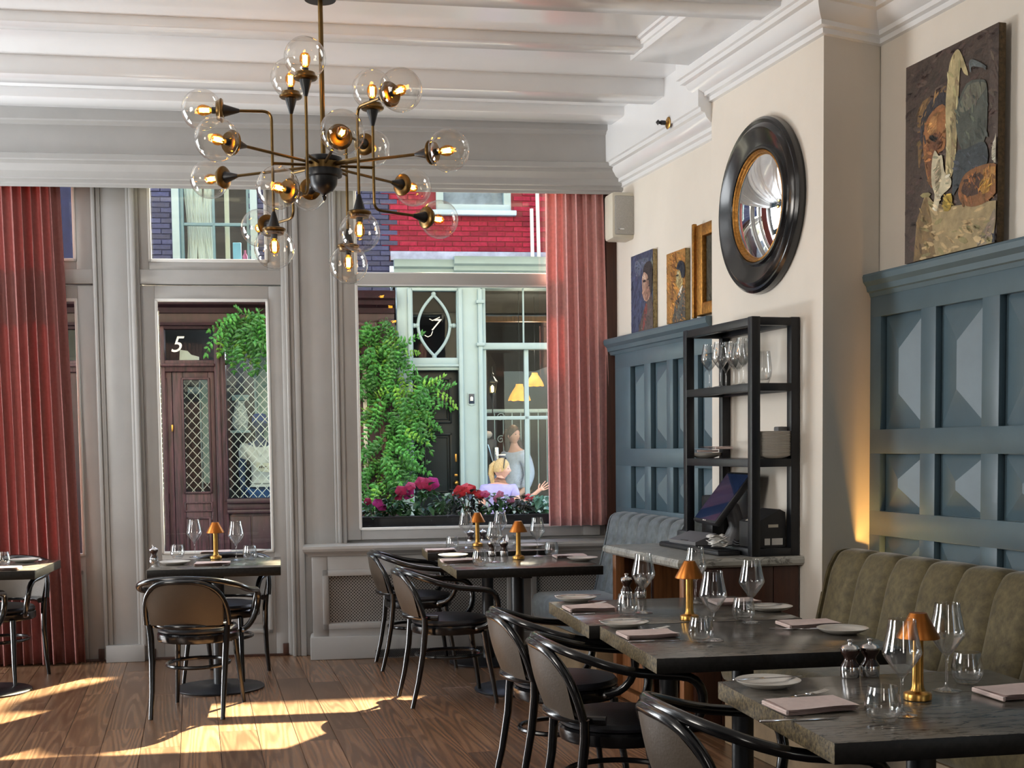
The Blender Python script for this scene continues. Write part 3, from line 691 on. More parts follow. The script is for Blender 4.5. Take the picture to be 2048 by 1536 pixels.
# ------------------------------------------------------------------ banquettes (right-wall frame)
def banquette(name, label, mt, t0, t1, eb, depth, nch, top, seatf=.30, overlap=0):
    root = thing(name, label, 'banquette', WM)
    prof = [(eb+.02, .40), (eb+.30, .45), (eb+.275, .55), (eb+.245, .68), (eb+.215, .80), (eb+.185, top-.05), (eb+.155, top-.012), (eb+.11, top), (eb+.06, top-.008), (eb+.02, top-.05), (eb+.01, .50)]
    prof2 = []
    for i in range(1, len(prof)-2):
        p0, p1, p2, p3 = [V(prof[max(1, min(len(prof)-1, i+k))]) for k in (-1, 0, 1, 2)]
        for q in (0, .33, .67): prof2.append(.5*((2*p1)+(p2-p0)*q+(2*p0-5*p1+4*p2-p3)*q*q+(3*p1-p0-3*p2+p3)*q**3))
    prof2.append(V(prof[-2]))
    cw = (t1-t0)/nch; n = len(prof2)-1
    cen = V((eb+.05, .62))
    def cp(u, v):
        p = prof2[min(n, round(v*n))]; a = 2*u-1; k = (1-a**4)**.5*.030 - .030
        d = (p-cen).normalized(); q = p + d*k
        return (-q.x, a*(cw/2-.0008), q.y)
    b = MB(); b.grid(lambda u, v: cp(1-u, v), 10, n); b.grid(lambda u, v: (-(eb+.008), (2*u-1)*(cw/2-.001), .45+(top-.06-.45)*v), 2, 2)
    me = b.mesh('back_channel', mt, True, 70)
    for i in range(nch): inst(me, 'back_channel', Matrix.Translation((0, t0+cw*(i+.5), 0)), root)
    s = MB(); s.cbox(-(eb+depth), -(eb+.12), t0, t1, seatf, .475, .05); s.build('seat_cushion', mt, parent=root, ang=60)
    MB().cbox(-(eb+depth-.04), -(eb+.03), t0+.005, t1-.005, 0.0, seatf-.001, .004).build('plinth', M_['tan'], parent=root)
    ends = [(-(eb-.062), .05), (-(eb-.062), top-.10)] + [(-(p.x-.004), p.y-.006) for p in prof2[::-1] if p.y > .47][::1] + [(-(eb+.30), .05)]
    for ty in (t1-.001, t0-.019):
        MB().prism(ends, 0, .02, Matrix.Translation((0, ty+.02, 0)) @ Matrix.Rotation(R(90), 4, 'X')).build('end_panel', mt, parent=root, smooth=False)
    return root
banquette('banquette', 'olive velvet banquette with channelled back along the right wainscot', M_['velvet'], -4.94, -.235, -.235, .80, 19, .912)
banquette('banquette', 'sage blue velvet banquette between the radiator and the side counter', M_['velvetg'], 1.075, 2.235, -.005, .74, 7, .985)

# ------------------------------------------------------------------ side counter with marble top
cn = thing('side_counter', 'mahogany service counter with pale marble top beside the chimney breast', 'counter', WM)
ctop = MB().sweep([(0, .815), (.012, .815), (.024, .826), (.026, .845), (.016, .86), (0, .86)], [(0, -.03), (-.645, .0), (-.635, 1.03), (0, 1.03)])
MB().prism([(-.002, -.03), (-.645, .0), (-.635, 1.03), (-.002, 1.03)], .815, .8605).build('counter_top', [M_['marblelt']], parent=cn)
ctop.build('counter_nosing', M_['marblelt'], parent=cn, ang=25)
for x, y in ((-.60, .035), (-.60, .965)): MB().cbox(x-.026, x+.026, y-.026, y+.026, 0, .815, .003).build('corner_post', M_['oak'], parent=cn)
MB().cbox(-.575, -.01, .0, .03, .02, .815, .003).build('side_panel', M_['dwood'], parent=cn)
for k in range(4): MB().cbox(-.575+.142*k+.002, -.575+.142*(k+1)-.002, -.012, .002, .03, .81, .003).build('side_board', M_['dwood'], parent=cn)
B(-.575, -.01, .985, 1.0, .02, .815).build('far_panel', M_['oak'], parent=cn)
B(-.03, -.015, .03, .985, .02, .815).build('back_panel', M_['steel'], parent=cn)
MB().cbox(-.57, -.03, .03, .985, .40, .42, .003).build('inner_shelf', M_['dwood'], parent=cn)
MB().cbox(-.60, -.03, .03, .985, .01, .06, .003).build('toe_board', M_['oak'], parent=cn)
B(-.595, -.585, .49, .505, .06, .815).build('door_edge', M_['chrome'], parent=cn)
MB().cbox(-.59, -.575, .55, .94, .08, .36, .003).build('lower_door', M_['oak'], parent=cn)
# open steel shelf on it
sh = thing('shelf_unit', 'open black steel shelf standing on the marble counter', 'shelf', WM)
ZB, ZT = .8615, 2.045
pw = .046; xs = (-.243, -.028); ys = (.015, .80)
for x in xs:
    for y in ys: MB().cbox(x-pw/2, x+pw/2, y-pw/2, y+pw/2, ZB, ZT, .002).build('post', M_['steel'], parent=sh)
for z in (ZB+.018, 1.325, 1.70, ZT-.022):
    b = MB()
    for x in xs: b.cbox(x-pw/2+.001, x+pw/2-.001, ys[0], ys[1], z-.020, z+.0195, .002)
    for y in ys: b.cbox(xs[0], xs[1], y-pw/2+.001, y+pw/2-.001, z-.020, z+.0195, .002)
    b.build('rail_frame', M_['steel'], parent=sh)
    if z > .9: B(xs[0], xs[1], ys[0], ys[1], z+.008, z+.019).build('shelf_board', M_['steel'], parent=sh)
def onshelf(u, v, z, x):
    p = wp(u, v, x); return WM @ V((x, p.y, z))
ORD = ['topmost', 'second from the top', 'third from the top', 'fourth from the top', 'fifth from the top', 'sixth from the top', 'seventh from the top', 'eighth from the top', 'eighth from the bottom', 'seventh from the bottom', 'sixth from the bottom', 'fifth from the bottom', 'fourth from the bottom', 'third from the bottom', 'second from the bottom', 'lowest']
z1, z2 = 1.7200, 1.3450
for i, (u, x, lb) in enumerate(((1419, -.19, 'leftmost wine glass on the upper shelf of the black unit'), (1441, -.205, 'second wine glass from the left on the upper shelf'), (1452, -.08, 'third wine glass from the left on the upper shelf, at the back'), (1468, -.15, 'fourth wine glass from the left on the upper shelf'), (1478, -.06, 'fifth wine glass from the left, at the back of the upper shelf'), (1487, -.20, 'wine glass beside the front post on the upper shelf'))):
    p = onshelf(u, 780, z1, x); put('wine', p, lb)
p = onshelf(1524, 770, z1, -.15)
o = put('tumbler', p, 'large glass behind the near post on the upper shelf'); o.matrix_world = o.matrix_world @ Matrix.Diagonal((1.15, 1.15, 1.9, 1))
for k in range(16):
    q = onshelf(1541, 915, z2+.0078*k, -.13)
    o = put('plate', q, 'side plate on the middle shelf, %s of its stack' % ORD[15-k], 0, 'stack of side plates on the shelf')
    o.matrix_world = o.matrix_world @ Matrix.Diagonal((1.12, 1.12, 1.0, 1))
q = WM @ V((-.10, .30, z2)); o = put('plate', onshelf(1410, 912, z2, -.14), 'lower plate under the napkins on the middle shelf'); 
put('plate', up(onshelf(1410, 912, z2, -.14), .009), 'upper plate under the napkins on the middle shelf')
o = put('napkin0', up(onshelf(1406, 908, z2, -.15), .030), 'striped pink napkin lying on the plates of the middle shelf', 100); o.matrix_world = o.matrix_world @ Matrix.Diagonal((.85, .85, 1, 1))
o = put('napkin1', up(onshelf(1432, 908, z2, -.13), .047), 'pink napkin right of another on the plates of the middle shelf', 118); o.matrix_world = o.matrix_world @ Matrix.Diagonal((.8, .8, 1, 1))
Mx = WM @ at(-.05, .055, z2); tag(MB().cbox(-.05, .015, -.02, .03, 0, .16, .006).build('storage_box', M_['grey'], M=Mx), 'grey box behind the stack of plates on the middle shelf', 'box')
# till, printer and clutter on the counter
def clutter():
    tz = .8612
    tr = tag(MB().cbox(-.40, -.275, .10, .86, 0, .022, .006).build('till_tray', M_['plastic'], M=WM @ at(0, 0, tz)), 'long black tray on the counter edge under the till', 'tray')
    b = MB().cbox(-.395, -.28, .11, .85, .022, .026, .001); b.build('tray_lip', M_['steel'], parent=tr)
    t = thing('till_terminal', 'black touch-screen till with its tilted screen on the counter', 'till', WM @ at(-.16, .50, tz, R(-8)))
    MB().cbox(-.10, .08, -.12, .12, 0, .025, .008).build('base', M_['plastic'], parent=t)
    MB().tube([(.02, 0, .02), (.06, 0, .12), (.03, 0, .22), (-.01, 0, .25)], [.05, .045, .04, .03], 10).build('neck', M_['grey'], parent=t)
    Tm = at(-.015, 0, .27) @ Matrix.Rotation(R(-52), 4, 'Y')
    MB().cbox(-.165, .165, -.20, .20, -.018, .016, .008, Tm).build('screen_case', M_['plastic'], parent=t)
    B(-.15, .15, -.185, .185, .0165, .0172, Tm).build('screen', M_['screen'], parent=t)
    b = MB(); [b.box(-.158, -.153, -.03+.03*k, -.008+.03*k, .0165, .0174, Tm) for k in (0, 1)]; b.build('maker_mark', M_['paper'], parent=t)
    t2 = thing('card_keyboard', 'grey wedge-shaped card terminal lying in front of the till', 'terminal', WM @ at(-.325, .60, tz+.027, R(4)))
    MB().prism([(-.05, .0), (.075, .0), (.075, .06), (-.05, .018)], -.15, .15, Matrix.Rotation(R(90), 4, 'X')).build('body', M_['grey'], parent=t2)
    MB().cbox(-.045, .0, -.05, .03, .02, .023, .001).build('key_pad', M_['plastic'], parent=t2)
    p = thing('receipt_printer', 'black receipt printer behind the near post on the counter', 'printer', WM @ at(-.135, .13, tz+.04))
    MB().prism([(-.085, 0), (.075, 0), (.075, .175), (.045, .19), (-.085, .125)], -.095, .095, Matrix.Rotation(R(90), 4, 'X')).build('body', M_['plastic'], parent=p)
    B(-.06, .03, -.05, .05, .0, .002, Matrix.Translation((-.02, 0, .155)) @ Matrix.Rotation(R(-26), 4, 'Y')).build('paper_slot', M_['cream'], parent=p)
    for k, (a, c) in enumerate(((-.04, -.01), (0, .06))): B(a, c, -.097, -.0952, .012, .045).build('sticker', M_['paper'], parent=p)
    b = MB(); b.box(-.02, .035, -.097, -.0955, .10, .115); b.build('badge', M_['cream'], parent=p)
    b = MB()
    for k in range(3): b.tube([(-.16+.035*cos(q)+.004*k, .34+.05*sin(q), tz+.028+.012*k+.006*sin(3*q)) for q in [2*pi*i/22 for i in range(22)]], .004, 6, closed=True)
    tag(b.build('power_cable', M_['plastic'], M=WM), 'coiled black cable between the till and the printer', 'cable')
    r = MB()
    rr = random.Random(4)
    for k in range(5):
        a = rr.uniform(0, 6); 
        r.grid(lambda u, v: ((u-.5)*.09+.01*sin(9*v+a), (v-.5)*.07+.01*k, .012*k+.018*abs(sin(4*u+a))*abs(cos(3*v))+.003), 6, 5)
    o = r.build('crumpled_receipts', M_['paper'], M=WM @ at(-.33, .22, tz+.03)); o.modifiers.new('t', 'SOLIDIFY').thickness = .001
    tag(o, 'crumpled pale receipts heaped on the tray beside the near post', 'receipts')
    tag(MB().cbox(-.03, .03, -.05, .05, 0, .085, .01).build('card_reader', M_['plastic'], M=WM @ at(-.25, .83, tz, R(10))), 'small dark card reader behind the far post of the shelf', 'card reader')
    tag(MB().cbox(-.04, .04, -.06, .06, 0, .24, .012).build('till_printer', M_['plastic'], M=WM @ at(-.13, .735, tz+.04, R(6))), 'black upright box behind the till screen', 'box')
clutter()
# ================================================================== THINGS ON THE WALLS AND THE CHANDELIER
# convex mirror on the chimney breast
mr = thing('round_mirror', 'round convex mirror in a deep black frame on the chimney breast', 'mirror', WM @ Matrix.Translation((0, .385, 2.655)) @ Matrix.Rotation(R(-90), 4, 'Y'))
MB().nocap().lathe([(.448, .002), (.452, .02), (.448, .04), (.435, .052), (.420, .048), (.412, .056), (.395, .066), (.380, .06), (.345, .042), (.31, .032), (.300, .044), (.290, .046), (.285, .036), (.284, .028)], 72).build('frame', M_['black'], parent=mr, ang=30)
MB().nocap().lathe([(.286, .030), (.285, .041), (.279, .044), (.272, .038), (.270, .030), (.270, .01)], 72).build('gilt_slip', M_['gold'], parent=mr)
Rm = .62; rs = .271; hz = math.sqrt(Rm*Rm-rs*rs)
MB().nocap().lathe([(Rm*sin(a), Rm*cos(a)-hz+.024) for a in [math.asin(rs/Rm)*k/16 for k in range(16, -1, -1)]], 72).build('convex_glass', M_['mirror'], parent=mr, ang=180)

# paintings: flat painted shapes on stretched canvases
def flat(name, col, rough=.55, var=.35, scale=14, stretch=(1, 1, 1)): return mat(name, col, rough, var=var, scale=scale, bump=.25, bscale=70, stretch=stretch)
def canvas(name, label, y0, y1, z0, z1, x, th, back, patches, edge=(.30, .23, .11)):
    """canvas on the wall plane x (wall frame); patches: (colour, [photo points])"""
    t = thing(name, label, 'painting', WM)
    ma, mb = min(y0, y1), max(y0, y1)
    MB().cbox(x-th, x, ma, mb, z0, z1, .003).build('stretcher', flat('canvas_edge', edge, .8, .5, 60), parent=t)
    b = MB(); mats = [flat('painted_ground', back)]; shapes = []
    b.add([(x-th-.0006, mb, z0), (x-th-.0006, ma, z0), (x-th-.0006, ma, z1), (x-th-.0006, mb, z1)], [(0, 1, 2, 3)])
    for k, (c, pts) in enumerate(patches):
        mats.append(flat('painted_shape', c)); b.c = k+1
        q = [wp(u, v, x-th) for u, v in pts]
        q = [V((x-th-.0010-.0004*k, max(ma, min(mb, p.y)), max(z0, min(z1, p.z)))) for p in q]
        b.add(q, [list(range(len(q)))]); shapes.append((c, q))
    rr = random.Random(len(patches)); nb = len(mats); H = z1-z0; W_ = mb-ma; ks = 1.0 if H > .7 else .62
    def inside(P, Q):
        c = False; j = len(Q)-1
        for i in range(len(Q)):
            if (Q[i].z > P[1]) != (Q[j].z > P[1]) and P[0] < (Q[j].y-Q[i].y)*(P[1]-Q[i].z)/(Q[j].z-Q[i].z)+Q[i].y: c = not c
            j = i
        return c
    for k, (c, Q) in enumerate([(back, [V((0, ma, z0)), V((0, mb, z0)), V((0, mb, z1)), V((0, ma, z1))])] + shapes):
        ys = [q.y for q in Q]; zs = [q.z for q in Q]; ar = (max(ys)-min(ys))*(max(zs)-min(zs))/(H*W_); n = int(20+240*ar)
        m0 = len(mats)
        for f_ in (.55, .78, 1.3, 1.75): mats.append(flat('brush_stroke', tuple(min(.9, x_*f_*rr.uniform(.92, 1.08)) for x_ in c)))
        base_a = rr.uniform(0, pi)
        for s_ in range(n):
            P = (rr.uniform(min(ys), max(ys)), rr.uniform(min(zs), max(zs)))
            if not inside(P, Q): continue
            L_ = ks*rr.uniform(.012, .045)*min(1, .5+ar*2); w_ = L_*rr.uniform(.16, .35); a_ = base_a+rr.uniform(-.5, .5); ca, sa = cos(a_), sin(a_)
            xx = x-th-.0012-.0004*k; q4 = []
            for p_, r_ in ((-1, 0), (-.5, .8), (.5, .9), (1, .1), (.5, -.8), (-.6, -.9)):
                q4.append((xx-.0003, max(ma, min(mb, P[0]+p_*L_*ca-r_*w_*sa)), max(z0, min(z1, P[1]+p_*L_*sa+r_*w_*ca))))
            b.c = m0+rr.choice((0, 1, 1, 2, 2, 3)); b.add(q4, [list(range(6))])
    b.build('painted_surface', mats, parent=t, smooth=False)
    return t
def zm(ox, oy, s, pts): return [(ox+x/s, oy+y/s) for x, y in pts]
def smooth_poly(pts, n=3):
    out = []; N = len(pts)
    for i in range(N):
        p0, p1, p2, p3 = [V((*pts[(i+k) % N], 0)) for k in (-1, 0, 1, 2)]
        for j in range(n):
            q = j/n; r_ = .5*((2*p1)+(p2-p0)*q+(2*p0-5*p1+4*p2-p3)*q*q+(3*p1-p0-3*p2+p3)*q**3); out.append((r_.x, r_.y))
    return out
def A(c, pts): return (c, zm(1780, 20, 2.844, smooth_poly(pts)))
canvas('still_life_painting', 'large dark still-life painting with a face, cloth and basket above the wainscot', -.455, -1.13, 2.25, 3.15, .332, .035, (.060, .040, .030), [
    ((.075, .052, .042), zm(1780, 20, 2.844, [(560, 140), (690, 70), (690, 900), (600, 780), (570, 500)])),
    ((.20, .115, .045), A(0, [(165, 560), (250, 480), (320, 430), (330, 520), (240, 560), (200, 640), (170, 900), (160, 800)])[1]),
    ((.030, .026, .030), A(0, [(180, 620), (230, 520), (290, 470), (330, 480), (330, 560), (260, 570), (205, 650), (200, 760), (180, 760)])[1]),
    ((.30, .125, .042), A(0, [(205, 640), (260, 560), (315, 545), (320, 700), (310, 790), (270, 830), (250, 1010), (215, 960), (195, 830), (190, 740)])[1]),
    ((.17, .065, .026), A(0, [(225, 720), (270, 700), (290, 760), (260, 830), (245, 1000), (215, 930), (210, 800)])[1]),
    ((.42, .21, .075), A(0, [(215, 660), (250, 600), (270, 610), (265, 690), (225, 705)])[1]),
    ((.020, .014, .012), A(0, [(228, 735), (250, 720), (268, 728), (255, 745)])[1]),
    ((.14, .058, .026), A(0, [(285, 690), (298, 760), (290, 790), (272, 775)])[1]),
    ((.46, .38, .20), A(0, [(345, 300), (375, 235), (400, 230), (430, 300), (450, 370), (425, 360), (405, 330), (395, 480), (385, 700), (375, 870), (345, 960), (320, 930), (325, 750), (320, 560), (330, 420)])[1]),
    ((.29, .23, .12), A(0, [(372, 420), (390, 400), (378, 700), (365, 860), (350, 900), (355, 640)])[1]),
    ((.075, .085, .070), A(0, [(385, 560), (440, 420), (520, 395), (555, 420), (560, 560), (550, 720), (500, 790), (420, 800), (385, 700)])[1]),
    ((.15, .15, .11), A(0, [(400, 560), (450, 430), (540, 410), (548, 450), (480, 540), (430, 580)])[1]),
    ((.12, .14, .14), A(0, [(455, 300), (475, 280), (540, 310), (550, 330), (480, 320), (462, 335)])[1]),
    ((.04, .052, .058), A(0, [(380, 820), (440, 790), (545, 750), (560, 870), (480, 920), (400, 1000), (360, 1050)])[1]),
    ((.34, .26, .13), zm(1780, 20, 2.844, [(140, 1450), (160, 1200), (210, 1040), (250, 1090), (340, 1120), (400, 1110), (620, 1080), (640, 1180), (590, 1330), (400, 1400)])),
    ((.20, .13, .055), zm(1780, 20, 2.844, [(140, 1450), (165, 1180), (215, 1045), (245, 1200), (255, 1330), (270, 1410)])),
    ((.24, .19, .13), A(0, [(500, 1330), (560, 1220), (600, 1130), (610, 1180), (580, 1290), (540, 1340)])[1]),
    ((.56, .50, .34), A(0, [(245, 880), (262, 800), (285, 830), (305, 830), (318, 920), (355, 960), (350, 1010), (300, 1060), (275, 1145), (255, 1120), (262, 1050), (245, 990)])[1]),
    ((.34, .29, .18), A(0, [(268, 900), (290, 850), (300, 950), (280, 1030), (268, 990)])[1]),
    ((.35, .24, .035), A(0, [(310, 1090), (330, 1050), (358, 1050), (362, 1100), (340, 1145), (312, 1130)])[1]),
    ((.24, .10, .03), A(0, [(400, 1020), (440, 930), (540, 880), (620, 875), (648, 920), (630, 1010), (560, 1090), (470, 1120), (410, 1090)])[1]),
    ((.065, .028, .015), A(0, [(415, 1030), (450, 960), (510, 930), (545, 950), (530, 1030), (460, 1060)])[1]),
    ((.40, .20, .05), A(0, [(540, 910), (610, 890), (635, 930), (590, 1000), (560, 970)])[1]),
    ((.48, .24, .04), A(0, [(520, 1010), (545, 960), (575, 985), (575, 1030), (540, 1040)])[1]),
    ((.52, .47, .36), A(0, [(595, 770), (610, 720), (625, 670), (650, 730), (640, 830), (610, 870), (590, 830)])[1]),
    ((.028, .030, .040), zm(1780, 20, 2.844, [(640, 1120), (690, 1090), (690, 1330), (590, 1350), (640, 1230)]))], (.085, .055, .025))
def Bq(pts): return zm(1240, 430, 3.526, smooth_poly(pts))
canvas('portrait_painting', 'unframed portrait of a dark-haired man on a blue ground, leftmost small painting', 2.365, 1.985, 2.165, 2.675, .068, .03, (.045, .058, .115), [
    ((.16, .18, .17), Bq([(215, 330), (262, 290), (262, 700), (230, 560), (225, 420)])),
    ((.10, .12, .17), Bq([(110, 330), (200, 300), (190, 350), (150, 420), (115, 430)])),
    ((.085, .062, .055), zm(1240, 430, 3.526, [(130, 860), (165, 680), (190, 610), (225, 560), (258, 620), (265, 800)])),
    ((.21, .045, .04), Bq([(160, 830), (172, 690), (185, 625), (195, 660), (180, 760)])),
    ((.42, .25, .18), Bq([(160, 520), (158, 450), (172, 400), (195, 420), (212, 480), (215, 560), (190, 610), (165, 580)])),
    ((.27, .14, .10), Bq([(188, 470), (208, 480), (212, 560), (190, 605), (180, 560)])),
    ((.55, .36, .28), Bq([(163, 440), (180, 412), (186, 450), (168, 500)])),
    ((.05, .03, .03), Bq([(165, 465), (182, 458), (184, 468), (168, 474)])),
    ((.028, .022, .022), Bq([(165, 400), (180, 345), (215, 325), (232, 370), (232, 470), (222, 560), (210, 500), (200, 430), (180, 405)]))])
canvas('portrait_painting', 'unframed portrait of a man in profile on an ochre ground, second small painting', 1.762, 1.475, 2.172, 2.605, .068, .03, (.36, .17, .035), [
    ((.25, .105, .025), Bq([(365, 300), (400, 300), (385, 420), (380, 600), (368, 700)])),
    ((.075, .068, .058), zm(1240, 430, 3.526, [(370, 780), (385, 650), (410, 560), (430, 540), (455, 500), (480, 580), (488, 740)])),
    ((.13, .12, .10), Bq([(400, 720), (420, 620), (450, 540), (440, 640), (420, 730)])),
    ((.62, .58, .50), Bq([(415, 565), (422, 530), (445, 495), (430, 560)])),
    ((.44, .33, .14), Bq([(398, 470), (405, 400), (425, 390), (440, 430), (445, 480), (425, 520), (405, 500)])),
    ((.66, .53, .30), Bq([(402, 420), (415, 395), (420, 440), (408, 470)])),
    ((.03, .02, .02), Bq([(402, 425), (418, 420), (418, 428), (404, 432)])),
    ((.022, .026, .04), Bq([(402, 380), (415, 335), (440, 322), (462, 360), (460, 430), (440, 440), (425, 390)]))])
g = canvas('framed_painting', 'gilt-framed painting half hidden by the chimney breast', 1.27, .95, 2.24, 2.64, .068, .018, (.05, .045, .03), [])
b = MB()
for s in ((1.20, 1.305), (.92, .98)): b.cbox(.02, .069, s[0], s[1], 2.175, 2.705, .012)
for s in ((2.175, 2.25), (2.63, 2.705)): b.cbox(.022, .069, .95, 1.29, s[0], s[1], .012)
b.cbox(.004, .03, 1.285, 1.312, 2.165, 2.715, .006)
b.build('gilt_frame', M_['gold'], parent=g)

# speaker in the corner
sp = thing('wall_speaker', 'cream wall speaker with grey front above the rose curtain', 'speaker', FM @ at(2.745, -.34, 2.955, R(6)))
MB().cbox(-.118, .118, -.085, .09, -.155, .155, .022).build('cabinet', M_['cream'], parent=sp)
MB().cbox(-.098, .088, -.092, -.080, -.128, .128, .008).build('grille', M_['spgrille'], parent=sp)
MB().cbox(-.075, -.035, -.0945, -.091, -.096, -.088, .001).build('name_badge', M_['chrome'], parent=sp)
MB().cbox(.108, .155, -.05, .06, -.145, .145, .004).build('wall_bracket', M_['dwood'], parent=sp)
# sprinkler on the fascia
q = wp(1336, 246, -.085)
so = thing('fire_sprinkler', 'small brass sprinkler on the white fascia above the mirror', 'sprinkler', WM @ Matrix.Translation((-.083, q.y, q.z)) @ Matrix.Rotation(R(-90), 4, 'Y'))
MB().lathe([(.034, 0), (.036, .003), (.030, .007), (.014, .009), (.012, .02)], 24).build('rosette', M_['brass'], parent=so)
MB().lathe([(.013, .02), (.014, .045), (.010, .05), (.009, .062), (.016, .066), (.004, .078)], 18).build('nozzle', M_['steel'], parent=so)

# ------------------------------------------------------------------ chandelier
HX, HY, HZ = -.915, 6.56, 2.825
ch = thing('chandelier', 'brass and black chandelier of eighteen clear glass globes hanging from a ceiling beam', 'chandelier', Matrix.Translation((-.86, 6.166, 2.741)) @ Matrix.Scale(.94, 4))
DB = M_['dbrass']
MB().lathe([(.075, .80), (.078, .803), (.078, .818), (.0, .822)], 32).build('canopy', M_['steel'], parent=ch)
MB().tube([(0, 0, .04), (0, 0, .81)], .0125, 12).build('rod', DB, parent=ch)
MB().lathe([(.0, -.175), (.008, -.168), (.012, -.155), (.006, -.147), (.012, -.14), (.045, -.125), (.066, -.095), (.07, -.06), (.09, -.055), (.094, -.03), (.09, -.022)], 28).build('hub_bowl', M_['steel'], parent=ch)
MB().lathe([(.088, -.022), (.088, .012)], 28).build('hub_band', DB, parent=ch)
MB().lathe([(.09, .012), (.094, .02), (.092, .036), (.08, .042), (.0, .045)], 28).build('hub_cap', M_['steel'], parent=ch)
cup_b = MB().lathe([(0, -.075), (.008, -.075), (.010, -.07), (.030, .0), (.030, .002)], 20)        # black cone; the axis is +z, the globe sits above
cup_me = cup_b.mesh('cone', M_['steel'])
disc_me = MB().lathe([(.026, .0), (.052, .004), (.058, .010), (.058, .016), (.05, .022), (.046, .036), (.0, .036)], 28).mesh('gallery', DB)
GR = .100
gl_me = MB().nocap().lathe([(GR*sin(a), .105+GR*-cos(a)) for a in [.30+(pi-.30)*k/20 for k in range(21)]], 32).mesh('globe', M_['globe'], True, 180)
sock_me = MB().lathe([(.016, .034), (.016, .058), (.013, .06)], 14).mesh('socket', M_['steel'])
bulb_me = MB().nocap().lathe([(.012, .058), (.020, .072), (.026, .092), (.026, .108), (.019, .124), (0, .132)], 18).mesh('bulb', glassm('amber_lamp_glass', (1, .62, .18), .05, .5))
fil_b = MB()
for k in range(4): fil_b.tube([(.009*cos(k*pi/2), .009*sin(k*pi/2), .070), (.011*cos(k*pi/2+.5), .011*sin(k*pi/2+.5), .118)], .0022, 6)
fil_b.lathe([(0, .07), (.010, .085), (.012, .10), (.008, .115), (0, .12)], 10)
fil_me = fil_b.mesh('filament', M_['fil'])
def head(P, d):
    """lamp head at P (base of the cone end) looking along d; P is where the cone meets the glass gallery"""
    d = V(d).normalized(); Mx = Matrix.Translation(V(P)) @ d.to_track_quat('Z', 'Y').to_matrix().to_4x4()
    inst(cup_me, 'cone', Mx, ch); gal = inst(disc_me, 'gallery', Mx, ch)
    g_ = inst(gl_me, 'globe', Mx, ch); s_ = inst(sock_me, 'socket', Mx, ch); bl = inst(bulb_me, 'bulb', Mx, ch); inst(fil_me, 'filament', Matrix.Identity(4), bl)
def bend(p, corner, q, r=.045):
    p, c, q = V(p), V(corner), V(q); a = (p-c).normalized(); b_ = (q-c).normalized(); out = [p]
    for k in range(7):
        u = k/6; out.append((c+a*r)*(1-u)**2 + 2*u*(1-u)*c + (c+b_*r)*u**2)
    return out + [q]
for ang in (-25, -75, -125, 155, 105, 55):                              # six straight arms
    d = V((cos(R(ang)), sin(R(ang)), 0)); 
    MB().tube([d*.08, d*.53], .0075, 8).build('arm', DB, parent=ch); head(d*.595, d)
def hz_(P): return V(P) - V((HX, HY, HZ))
posts = [  # angle, straight end z, up?, bent end z, globe direction, reach
    (-100, 3.277-.105, 1, 2.63, (-.116, -.225), .06), (-40, 2.47+.105, -1, 3.067, (.25, -.31), .20), (-165, 2.41+.105, -1, 3.075, (-1, -.12), .16),
    (137, 3.30-.105, 1, 2.60, (-.25, .32), .20), (70, 2.37+.105, -1, 3.03, (.10, .31), .15), (15, 3.21-.105, 1, 2.617, (.34, .33), .26)]
for ang, ze, upd, zb, gd, reach in posts:
    bx, by = .25*cos(R(ang)), .25*sin(R(ang)); g2 = V((gd[0], gd[1], 0)).normalized()
    ze -= HZ; zb -= HZ; sg = 1 if upd > 0 else -1
    MB().tube(bend((bx, by, ze-sg*.07), (bx, by, zb), V((bx, by, zb))+g2*(reach+.0)), .0075, 8).build('post', DB, parent=ch)
    MB().tube([V((bx, by, 0)).normalized()*.08, (bx, by, 0)], .0075, 8).build('link', DB, parent=ch)
    head((bx, by, ze), (0, 0, sg)); head(V((bx, by, zb))+g2*(reach+.068), g2)
# ================================================================== THE STREET OUTSIDE
YO = 7.0                                                            # the opposite fronts, in the facade frame
M_['brickb'] = mat('blue_painted_brick', (.022, .03, .095), .6, var=.35, scale=30, bump=.2, rand=.3)
M_['brickr'] = mat('red_painted_brick', (.24, .016, .04), .75, var=.3, scale=30, bump=.2, rand=.28, spec=.15)
M_['mortarb'] = mat('dark_blue_mortar', (.012, .016, .06), .8, var=.2)
M_['mortarr'] = mat('dark_red_mortar', (.16, .015, .022), .8, var=.2)
M_['maroon'] = mat('worn_maroon_paint', (.022, .005, .010), .5, var=.55, scale=7, stretch=(3, 3, .6), bump=.12)
M_['maroonw'] = mat('peeling_maroon_paint', (.042, .014, .020), .55, var=.9, scale=9, stretch=(4, 4, .4), bump=.2)
M_['trimw'] = mat('pale_front_paint', (.31, .42, .45), .5, var=.05, scale=4)
M_['doorb'] = mat('bottle_black_door', (.003, .008, .010), .4, var=.3, scale=5, spec=.25)
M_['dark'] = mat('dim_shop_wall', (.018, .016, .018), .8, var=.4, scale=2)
M_['darkt'] = mat('teal_reflection_tone', (.30, .42, .40), .6, var=.06)
M_['stone'] = mat('bluish_stone', (.30, .34, .46), .7, var=.35, scale=6)
M_['street'] = mat('grey_paving', (.15, .148, .145), .85, var=.25, scale=2)
M_['leaf'] = mat('wisteria_leaf', (.045, .19, .028), .5, var=.45, scale=9, rand=.4)
M_['leafy'] = mat('young_wisteria_leaf', (.13, .30, .03), .5, var=.35, scale=9, rand=.3)
M_['bark'] = mat('vine_bark', (.09, .055, .04), .9, var=.4, scale=20, bump=.3)
struct(B(-14, 14, .3, YO+3, -.2, -.02).build('street_ground', M_['street'], M=FM, smooth=False))
def cb(x0, x1, y0, y1, z0, z1, b=.006): return MB().cbox(x0, x1, y0, y1, z0, z1, b)
